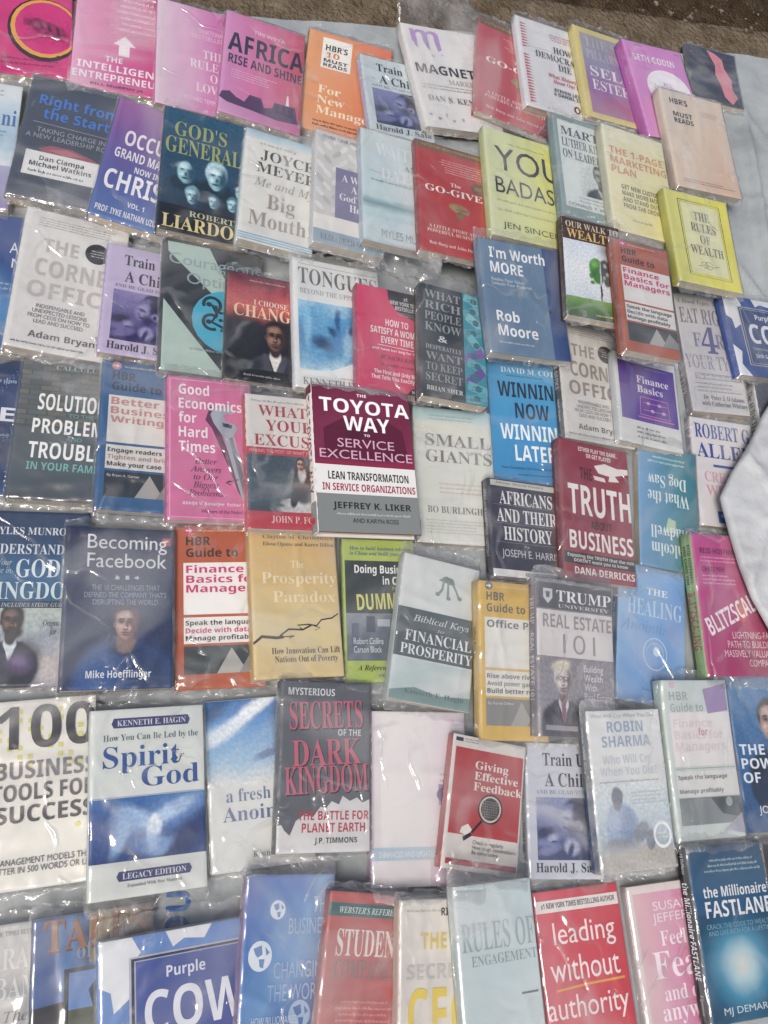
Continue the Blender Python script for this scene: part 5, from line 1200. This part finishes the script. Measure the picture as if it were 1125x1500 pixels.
book('prosper', 'd4b060', 'b89448', [g(0, 0, 1, 1, ['d6ac54', 'd8b870', 'dccb9a', 'd8be7c'], 'v', .12, 3), t('Clayton M. Christensen', .15, .035, .98, .07, '5a482c', 'f'), t('Efosa Ojomo and Karen Dillon', .15, .085, .98, .12, '4a3c28', 'f'), t('The', .46, .215, .62, .265, 'ecdcb4', 'f'), t('Prosperity', .12, .295, .99, .395, 'ecdcb4', 'f'), t('Paradox', .24, .425, .96, .50, 'ecdcb4', 'f'), l('3c3428', .03, .0, .77, .1, .725, .26, .735, .34, .73), l('3c3428', .018, .34, .73, .30, .722, .40, .68, .56, .685, .66, .655), l('3c3428', .014, .56, .685, .50, .655, .62, .65, .72, .66, .78, .62, .9, .61, .98, .58), l('3c3428', .01, .34, .73, .46, .725, .40, .74), l('3c3428', .008, .66, .655, .76, .675, .70, .69),
  t('How Innovation Can Lift\nNations Out of Poverty', .20, .80, .97, .895, '4a4030', 'f', 'c')],
  'golden book with a jagged dark crack running across its cover', .08)
book('china', 'a8bc44', '84a038', [t('How to build business relations\nin China and build your own', .1, .05, .98, .115, '2c5a9c', 'I', 'l'), r(.03, .155, 1, .53, '333c38'), t('Doing Business\nin China', .16, .185, .98, .325, 'eaecea', 'b', 'r'), t('FOR', .68, .34, .80, .365, 'b8c060', 's'), t('DUMMIES', .18, .385, 1.0, .50, 'd0d060', 'b', 'j', -3), g(.03, .53, 1, .855, ['8c949c', '6c7480', '5a6470', '787e88'], 'd', .3, 7), r(.3, .55, .42, .66, '4c5664'), r(.45, .57, .62, .62, 'a8b0b4'), r(.1, .6, .2, .78, '5c6878'), r(.64, .56, .85, .74, '4a5460'), r(.7, .6, .8, .64, 'b0b4b8'), p('8a4050', .66, .84, .72, .76, .9, .74, .95, .84), t('Robert Collins\nCarson Block', .12, .70, .52, .80, 'd4d8dc', 's', 'l'), t('A Reference', .16, .885, .62, .93, '28301c', 'I'), t('FREE eTips', .44, .945, .72, .972, '2c5a9c', 'I')],
  'lime green book with a dark title panel and grey street photograph', .05, spine_items=[t('Doing Business in China', .06, .3, .5, .7, '2c3a20', 's')])
book('biblical', 'd2d6d4', 'a8b0b2', [g(0, .72, 1, 1, ['ccd4d4', 'b8c8c6', 'd0d4d2', '9cb0ac'], 'd', .25, 4), p('7c9088', .47, .14, .56, .10, .66, .11, .69, .15, .64, .155, .58, .15), l('8a9c94', .03, .54, .14, .53, .20, .49, .235), l('8a9c94', .028, .60, .14, .61, .245), l('8a9c94', .028, .65, .14, .71, .19, .75, .235), e(.475, .24, .03, .014, '8a9c94'), e(.62, .255, .03, .014, '8a9c94'), e(.765, .24, .03, .014, '8a9c94'), r(0, .375, 1, .71, '626c6e'), t('Biblical Keys', .20, .415, .92, .475, 'd8dcdc', 'i'), t('to', .52, .49, .60, .51, 'd8dcdc', 'i'), t('FINANCIAL', .12, .525, .97, .60, 'e8eaea', 'f'), t('PROSPERITY', .08, .62, .99, .69, 'e8eaea', 'f'), p('7e9894', 0, .94, .3, .90, .6, .93, 1, .91, 1, 1, 0, 1), t('Kenneth E. Hagin', .18, .915, .92, .955, '66787a', 'f')],
  'white book with a broad grey middle band and a small foot emblem', .08)
book('politics', 'd4b04e', 'c0a04c', guide('d4b04e', '7c8084', ['Office Politics'], ['Rise above rivalry', 'Avoid power games', 'Build better relationships'], '74746c', 'dedcd4', '8c8c88', ['5c5c5c', '84847c', '5c5c5c'], 'by Karen Dillon'),
  'mustard yellow guide with grey title on a blank white panel', .1, spine_items=[t('Office Politics', .3, .3, .5, .7, '5c5030', 'b')])
book('estate', '8c888e', '77747c', [r(0, .02, 1, .19, '66676c'), p('c4c4c8', .09, .06, .21, .06, .21, .12, .15, .16, .09, .12), p('66676c', .12, .08, .18, .08, .17, .12, .13, .12), t('TRUMP', .26, .065, .99, .14, 'e0e0e2', 'f'), t('UNIVERSITY', .28, .155, .96, .18, 'c8c8cc', 'f'), r(0, .20, 1, .50, 'cfcbca'), t('REAL ESTATE', .08, .225, .98, .315, '9a9294', 'b'), t('101', .34, .35, .76, .475, '98929a', 'l'), pt(0, .50, 1, 1, ['8e8a90', '96929a', 'a09ca4'], 'v', bust(.33, .64, .13, 'b8aeaa', '7c7478', 'dcd4d0', 'cac4b8', '5c5a62', '3c3a42', 'dedade', '847074') + [(.33, .82, .03, .14, 0, '8c6070', .3), (.30, .555, .12, .05, -10, 'd4ccbc', .4)]), t('Building\nWealth\nWith\nReal Estate\nInvestments', .60, .54, .99, .82, 'dad8dc', 's', 'l'), r(.1, .93, .5, .96, '9c98a0')],
  'grey and white book with a crest at its top and a man in a suit', .14, spine_items=[t('TRUMP', .12, .2, .3, .8, 'b8b8bc', 'F'), t('REAL ESTATE 101', .36, .25, .78, .75, 'c4c4c8', 's')])
book('healing', '7aa6d0', '3c649c', [g(0, 0, 1, 1, ['88b0d6', '80aad4', '5c92cc', '8cb4d8'], 'd', .2, 3), t('THE', .42, .16, .74, .21, 'dce8f0', 'F'), t('HEALING', .14, .25, .95, .375, 'b2cce4', 'f'), t('Anointing', .04, .41, .86, .52, '5c92c8', 'i'), curl(.56, .64, .17, 0, 360, 'a8c4e0', .014, 22), e(.58, .62, .05, .035, 'b8d0e6'), curl(.56, .64, .12, 200, 400, '9cbcdc', .01), t('Kenneth E. Hagin', .38, .885, .8, .915, '3c6498', 's')],
  'light blue book with a blue spine and faint ring drawing', .12, spine_items=[t('The Healing Anointing', .3, .3, .72, .7, 'b4cce4', 'f')])
# --- sixth row
book('hundred', 'dedcd2', 'c8c6bc', sum([[r(.04 + .075 * i, .05 + .05 * j, .075 + .075 * i, .075 + .05 * j, 'd0cc48')] for i in range(13) for j in range(7) if (i * 5 + j * 3) % 4 < 2], []) + [t('100', .26, .03, 1.0, .27, '28282c', 'b'), t('BUSINESS', .26, .335, .99, .43, '2c2c30', 'b'), t('TOOLS FOR', .24, .455, .99, .545, '2c2c30', 'b'), t('SUCCESS', .27, .57, .98, .66, '2c2c30', 'b'), e(.86, .7, .02, .014, 'd0cc48'), t('THE MANAGEMENT MODELS THAT\nMATTER IN 500 WORDS OR LESS', .16, .84, .99, .915, '303034', 's', 'r')],
  'ivory book with a huge black numeral and yellow speckles', .1)
book('spirit', 'd4d8d2', 'b8c0bc', [g(0, 0, 1, .48, ['d8dcd6', 'd2d8d2', 'dadcd6'], 'd', .2), p('3a3c70', .20, .05, .86, .05, .88, .075, .86, .105, .20, .105, .18, .08), t('KENNETH E. HAGIN', .23, .062, .84, .094, 'd4d6e4', 'f'), t('How You Can Be Led by the', .11, .14, .95, .185, '4c5c64', 'f'), t('Spirit', .11, .205, .78, .355, '24549a', 'f'), t('of', .70, .27, .82, .32, '3c4c60', 'i'), t('God', .44, .325, .95, .435, '2c5498', 'f'), pt(0, .485, 1, .815, ['2c6cae', '2a569c', '2c5498', '1f4484'], 'v', [(.75, .57, .35, .12, -18, '6c94c8', .8), (.85, .72, .3, .1, -40, '1c3870', .7), (.40, .60, .17, .075, 28, 'a8c4e4', .55), (.30, .62, .10, .12, 50, '8cb0dc', .7), (.26, .70, .05, .14, 25, '90b8e0', .6), (.68, .585, .19, .06, -24, 'b4cce8', .6), (.80, .545, .10, .04, -20, 'a4c0e0', .8), (.545, .665, .055, .11, 12, 'dce8f4', .4), (.555, .615, .028, .035, 0, 'f0f4f8', .4), (.53, .74, .10, .07, 10, '9cbce0', .7), (.62, .76, .10, .04, -30, '7ca4d4', .8), (.40, .74, .08, .05, 30, '4c78b8', .8)], .035, .25), l('8ca4c8', .006, .02, .48, .98, .48), p('3a3c70', .25, .865, .85, .865, .87, .89, .85, .915, .25, .915, .23, .89), t('LEGACY EDITION', .28, .875, .82, .905, 'd4d6e4', 'f'), t('Expanded With New Material', .32, .93, .78, .952, '70787c', 'f')],
  'ivory book with a white dove on a blue panel under blue serif title', .08)
book('fresh', 'd4d6d2', 'b4bcc0', [pt(0, 0, 1, .52, ['3474b4', '3c8ccc', '5aa0d4', '94bcd8', 'd4d8d6'], 'v', [(.40, .10, .50, .06, -32, 'e4eaee', .5), (.14, .20, .2, .07, -20, 'd4e2ec', .7), (.08, .06, .16, .08, -30, '24588c', .6), (.82, .16, .16, .28, 0, '1f4c88', .3), (.78, .12, .05, .16, 10, '3c78b8', .6), (.9, .22, .06, .2, -8, '163c70', .5), (.62, .34, .16, .035, -18, '2c64a4', .4), (.72, .30, .06, .06, 0, '1c4884', .5), (.95, .4, .1, .14, 0, '28588c', .4)], .035, .15), t('a fresh', .17, .535, .60, .61, '28508c', 'f'), t('Anointing', .13, .635, .99, .745, '28508c', 'f'), t('Kenneth E. Hagin', .40, .90, .95, .945, '50585c', 'f')],
  'white book with blue sky splash and blue serif title beside the dove cover', .1)
SK = [t('MYSTERIOUS', .08, .04, .60, .085, 'd8dadc', 'b')]
for s_, a_, b_, c_, d_ in (('SECRETS', .10, .115, .92, .285), ('DARK', .14, .345, .90, .50), ('KINGDOM', .07, .50, .98, .665)):
    SK += [t(s_, a_ + .012, b_ + .008, c_ + .012, d_ + .008, '34343a', 'F', 'j', -3), t(s_, a_, b_, c_, d_, 'cc6076', 'F', 'j', -3)]
book('secrets', '62656a', '55585c', SK + [t('OF THE', .64, .285, .90, .325, 'd8dadc', 'b'), p('d8d6d4', 0, .845, .05, .84, .08, .87, .14, .9, .2, .82, .3, .78, .38, .80, .46, .74, .52, .75, .58, .71, .66, .73, .7, .68, .78, .71, .86, .69, .92, .72, 1, .7, 1, 1, 0, 1), t('THE BATTLE FOR\nPLANET EARTH', .22, .765, .99, .885, 'c03844', 'b', 'c'), t('J.P. TIMMONS', .40, .915, .86, .955, '38383c', 'b')],
  'dark grey book with ragged pink lettering and white splashes at its foot', .08)
book('white', 'dcd4d6', '8a5c8c', [g(.6, 0, 1, 1, ['d8ccd2', 'd2bccc', 'c8a0c0'], 'd', .2), g(.1, .0, 1, .78, ['dedad8', 'dcd6d6', 'd4c4d2'], 'u', .1), r(.70, .43, .98, .55, '9c90b4'), e(.78, .49, .1, .045, '6c6c9c'), k(.72, .36, .9, .42, 2, 'a89cac'), g(0, .785, .68, .855, ['90b0c8', 'b0c0cc'], 'u', .1), t('ENHANCED AND UPDATED', .08, .805, .66, .838, 'dce4ea', 's')],
  'blank white book with a purple spine and a pale blue strip', .12, spine_items=[r(.34, .05, .38, .95, '34589c'), r(.56, .02, .64, .98, 'b04060'), t('ENTREPRENEUR', .2, .3, .32, .7, 'd0c0d4', 's')])
book('feedback', 'd8d2ca', 'b04a48', [p('3a3a3e', .04, .02, .14, .02, .14, .05, .04, .05), k(.16, .02, .36, .05, 2, '4a4a4e'), r(.05, .095, .98, .745, 'b8322e'), t('Giving\nEffective\nFeedback', .33, .18, .99, .405, 'ece4dc', 'F', 'l'), l('1e1a1a', .03, .36, .72, .48, .625), e(.58, .53, .165, .115, '1e1a1a', 20), e(.58, .53, .145, .10, 'dcc8b8', 20), e(.58, .53, .125, .086, '2e2826', 20)] + [l('8a7c70', .006, .48 + .03 * i, .47, .48 + .03 * i, .59) for i in range(7)] + [l('8a7c70', .006, .47, .475 + .019 * i, .69, .475 + .019 * i) for i in range(7)] + [p('e8e0d8', .22, .69, .3, .66, .36, .70, .3, .75, .2, .73), p('1e1a1a', .24, .76, .34, .72, .36, .745, .26, .79), t('Check in regularly\nHave tough conversations\nBe constructive', .38, .775, .96, .875, '5c5650', 's', 'l'), r(.05, .925, .98, .965, 'b8322e')],
  'small red and white book with a tennis racket drawing', .08)
book('train3', 'c2c6d2', 'a4a8b8', trainup(['8a94bc', '606c9c', '4c5688'], '34384a', '404874', '7880ac', 'a8aecc', '343a60', '7880a0'),
  'hazy lavender grey child and mother book beside the tennis racket cover', .16, spine_items=[t('Train Up A Child', .1, .3, .42, .7, '34384a', 'F'), t('Harold J. Sala', .6, .3, .82, .7, '34384a', 'F')])
book('robin', 'd6d8d8', '5c646c', [pt(0, .46, 1, 1, ['d4dadc', 'c8d4da', 'b4c6d0', 'aab8bc', 'b8b4aa'], 'v', [(.5, .94, .55, .14, 0, 'b4aea4', .3), (.34, .72, .20, .20, 0, '90a8c8', .15), (.24, .68, .08, .16, 15, 'a4b8d2', .6), (.44, .74, .1, .14, 0, '7890b4', .6), (.31, .545, .075, .09, 0, '707a88', .15), (.30, .60, .05, .05, 0, '8a8488', .3), (.58, .77, .12, .08, -35, '7c8492', .2), (.70, .82, .06, .10, 10, '7c8492', .2), (.3, .84, .22, .06, 0, '8a909a', .4)]), t('Who Will Cry When You Die', .06, .02, .92, .055, '8a9094', 's'), t('ROBIN\nSHARMA', .18, .07, .84, .235, '92a4bc', 'b', 'c'), t('Who Will Cry\nWhen You Die?', .12, .285, .88, .415, 'b8c0c8', 'b', 'c'), k(.1, .445, .95, .46, 1, '8a9094'), k(.5, .52, .95, .60, 4, 'a8b0b4'), curl(.86, .80, .11, 0, 360, 'ecefef', .03, 20), k(.79, .78, .93, .82, 2, 'ecefef', 'c')],
  'white book with faded blue grey capitals and a man seated by water', .14, spine_items=[r(.5, .02, .98, .98, '2c4468'), t('Who Will Cry', .1, .3, .4, .7, 'c4c8cc', 's')])
book('hbrwhite', 'c4d0cc', 'b0c4bc', [e(.16, .03, .05, .025, 'd0b8c8'), r(.08, .21, 1.0, .55, 'dedad8'), t('HBR', .10, .075, .38, .13, 'a0aaaa'), t('Guide to', .10, .15, .60, .205, 'a0aaaa'), p('a08cb4', .62, .06, .98, .02, .98, .2, .66, .22), t('Finance\nBasics for\nManagers', .12, .25, .88, .455, 'd8c8cc', 'b', 'l'), t('for', .48, .31, .62, .36, 'd0909c'), l('8c9494', .006, .08, .565, .98, .565), r(.08, .58, 1.0, .74, 'd6d6d2'), t('Speak the language', .10, .605, .84, .64, '585c5c'), t('Manage profitably', .10, .69, .76, .725, '686c6c'), r(.08, .745, 1, .91, '7c8484'), p('3c4648', .55, .75, 1, .75, 1, .88, .7, .85), p('a09cb0', .7, .95, 1, .85, 1, .98), e(.82, .78, .05, .03, '9aa4a8')],
  'bleached pale green guide with title worn almost white', .15)
book('power', '34689c', '3470a4', [pt(0, 0, 1, 1, ['4482b4', '34689c', '2c5484'], 'v', bust(.52, .31, .17, 'a8867a', '6a4c48', 'd0b0a0', '2a2222', '283850', '1a2638', 'd4d8dc')), t('THE\nPOWER\nOF', .06, .46, .70, .70, 'dce4ec', 'b', 'l'), t('JOEL OSTEEN', .2, .84, .9, .9, 'dce4ec', 's')],
  'mid blue book at the picture edge with white words on its spine', .08, spine_items=[t('THE POWER OF I AM', .06, .2, .46, .8, 'dce4ec', 'b'), r(.5, .1, .56, .9, '8a7470'), t('JOEL OSTEEN', .62, .25, .86, .75, '6c9cc8', 'b')])
# --- front row
book('obama', 'a4a6a8', '8c8e90', [g(0, 0, 1, 1, ['b4b6b6', 'a0a2a4', 'a8aaac'], 'v', .2), t('A NEW YORK TIMES BESTSELLER', .15, .05, .9, .085, '505458', 's'), t('BARACK\nOBAMA', .22, .17, 1.0, .52, 'c8cacc', 'f', 'c'), t('The', .5, .60, .72, .68, '505458', 'i'), t('AUDACITY', .18, .72, 1.0, .84, '6a6e72', 'f'), t('of', .56, .88, .66, .96, '505458', 'i')],
  'silver grey book in the front corner with pale serif capitals', .12)
book('tales', '31619c', '2c3c54', [g(0, 0, .46, .52, ['34609c', '244f90', '5c88bc', '1c3f74'], 'u', .3, 4), g(.46, 0, 1, .3, ['8a7c54', 'b09c68', '8c744c', '6c5838'], 'u', .4, 8), t('TALES', .10, .025, .97, .22, '70442c', 'F'), t('TALES', .09, .012, .96, .207, '9c6438', 'F'), t('of', .36, .17, .5, .27, '88949c', 'f'), p('181c24', .0, .52, .3, .50, .46, .54, 1, .5, 1, 1, 0, 1), r(.26, .32, .30, .9, '1c2430'), r(.26, .32, .9, .345, '1c2430'), g(.30, .345, .9, .6, ['5c88c8', '7498cc'], 'v', .2), p('2c3a30', .46, .46, .56, .36, .72, .38, .74, .56, .5, .56), p('60644c', .3, .56, .9, .56, .9, .9, .3, .9)],
  'blue and tan book with large rust brown serif capitals', .08)
book('cow1', '6890cc', '5c84c0', cow('6890cc', '4456a0'), 'larger blue and white patched book at the front, left of the globe cover', .1)
book('business', '5078ba', '7c5c8c', [g(0, 0, 1, 1, ['6c80bc', '4c7cc0', '6ca0d0', '4870b0', '3c64a8'], 'd', .25, 3)] + globe(.37, .205, .085, 'e0e8f0', '6c8cc0') + globe(.20, .465, .13, 'e4eaf0', '6c90c4') + globe(.66, .80, .12, 'a8c0dc', '4c74b0') + [t('THE\nBUSINESS\nOF\nCHANGING\nTHE WORLD', .30, .13, .98, .72, 'a4bcdc', 's', 'r'), t('HOW BILLIONAIRES,\nAND SOCIAL ENTREPRENEURS', .14, .80, .9, .90, 'd4deea', 's', 'l')],
  'blue book with white globes and a mauve spine', .1)
book('student', 'be544e', 'a04c48', [g(0, 0, 1, 1, ['c06058', 'be5a54', 'b84c48'], 'u', .1), r(0, .07, 1, .155, '46706e'), t("WEBSTER'S REFERENCE", .14, .092, .98, .135, 'd4dcd8', 'I'), t('STUDENT', .14, .23, .99, .40, 'e4dcd4', 'F'), t('COMPANION', .14, .42, .99, .53, '84706c', 'F'), k(.2, .66, .9, .9, 7, 'd89890', 'c')],
  'brick red book with a teal strip across its top', .1)
book('ceo', 'dcd6cc', 'c0a498', [k(.1, .06, .6, .08, 1, 'a8a49c'), t('RICHARD', .55, .055, .98, .105, '40383a', 'b'), t('THE', .28, .21, .62, .31, 'e0c448', 'b'), t('NEW', .70, .22, .99, .31, 'a03048', 'b'), t('SECRETS', .10, .40, .98, .49, 'c4c0ba', 'b'), t('CEO', .12, .54, .98, .86, 'e4c82c', 'b'), t('200', .5, .90, .85, .98, '8a4050', 'b'), k(.1, .92, .4, .96, 1, 'b0aca4')],
  'cream book with large bright yellow capitals', .1)
book('engage', 'c4d2d2', 'a8b4b4', [g(0, 0, 1, 1, ['ccd6d6', 'c0d0d2', 'cad4d4'], 'd', .2), t('RULES OF', .06, .23, .99, .40, 'a0aeb0', 'f'), t('ENGAGEMENT', .16, .425, .99, .485, '94a2a4', 'f'), l('6c7c80', .02, .75, .68, .96, .68), p('98a8ac', .1, .93, .3, .90, .5, .94, .7, .89, .9, .92, .9, 1, .1, 1)],
  'very pale grey blue book with thin grey serif title, near the red one', .16, ext=(.03, .012))
book('leading', 'cc3444', 'b84050', [g(0, 0, 1, 1, ['d86a74', 'd04450', 'cc2c38'], 'u', .15, 3), r(.02, .055, .99, .125, 'e4e0dc'), t('#1 NEW YORK TIMES BESTSELLING AUTHOR', .08, .07, .95, .105, '4c4044', 'b'), t('leading', .18, .185, .90, .35, 'f0e4e2', 's'), t('without', .10, .375, .90, .515, 'f0e4e2', 's'), l('e0a030', .02, .14, .56, .5, .545, .94, .54), t('authority', .02, .59, .95, .755, 'f0e4e2', 's'), k(.2, .80, .9, .88, 2, 'd88c50', 'c')],
  'red book with rounded white lower case title and yellow underline', .1)
book('fear', 'd8ccc8', 'c8b4b8', [g(.07, .05, 1, .97, ['d4b0b4', 'd28cac', 'c43c80'], 'u', .15, 3), t('SUSAN\nJEFFERS', .28, .11, .82, .235, 'e8d8e0', 's', 'c'), t('Feel the', .34, .29, .99, .38, 'f0e0e8', 'f'), t('Fear', .2, .41, .95, .57, 'f0e0e8', 'f'), t('and do it', .28, .61, .99, .70, 'f0e0e8', 'f'), t('anyway', .22, .74, .92, .84, 'f0e0e8', 'f')],
  'white edged pink book with pale serif title', .14)
book('million', '125070', '17171c', [g(0, 0, 1, .40, ['124a6c', '1a5a80', '1c5484'], 'v', .12), g(0, .40, 1, 1, ['e4e0d4', 'b0d0d8', '3c94b4', '146488', '0e4a68'], 'r', .08, 3), k(.18, .08, .98, .16, 3, 'a8c4d0', 'c'), t('the Millionaire', .14, .24, .98, .305, 'f0f2f2', 'b'), t('FASTLANE', .14, .325, 1.0, .42, 'f0f2f2', 'b'), t('CRACK THE CODE TO WEALTH\nAND LIVE RICH FOR A LIFETIME', .12, .455, .98, .52, '84b0c4', 's', 'c'), t('MJ DEMARCO', .18, .915, .92, .965, 'd8e4e8', 's')],
  'teal book with a white light burst and black spine', .04, spine_items=[t('MJ DeMarco', .04, .3, .16, .7, 'e4e4e4', 's'), t('the Millionaire FASTLANE', .21, .2, .76, .8, 'eceef0', 'b'), t('Viperion', .84, .3, .95, .7, 'c8c8cc', 'i')])
book('black', '121214', '101012', [t('NO', .1, .1, .4, .2, 'c8c8c8', 'b'), k(.1, .3, .8, .4, 3, '8a8a8c')], 'black book at the front corner, nearly out of frame', .08)

for a, kw in BOOKS:
    for it in list(a[3]) + list(kw.get('spine_items', ())):
        if it[0] == 't':
            for s in it[1].split('\n'):
                text_want(s, it[7])
text_want('OU', 'b')
text_bake()
# blue printing on the ground sheet, running up the picture
vs_, fs_ = _text[('OU', 'b')]
xs_, ys_ = [q[0] for q in vs_], [q[1] for q in vs_]
me = bpy.data.meshes.new('printed_lettering')
bm = bmesh.new()
tv = []
for x, y in vs_:
    q = Vector((0.052 - (y - min(ys_)) / (max(ys_) - min(ys_)) * 0.028, -0.168 + (x - min(xs_)) / (max(xs_) - min(xs_)) * 0.050))
    tv.append(bm.verts.new((q.x, q.y, tarp_z(q) + 0.0022)))
for f in fs_:
    try:
        bm.faces.new([tv[i] for i in f])
    except ValueError:
        pass
bm.to_mesh(me); bm.free()
link('printed_lettering', me, tarp_root, [ink('1c5ca4')])
for a, kw in BOOKS:
    make_book(*a, **kw)
for wr in WRAPS:
    if wr[0] != 'toyota':
        make_wrap(*wr)
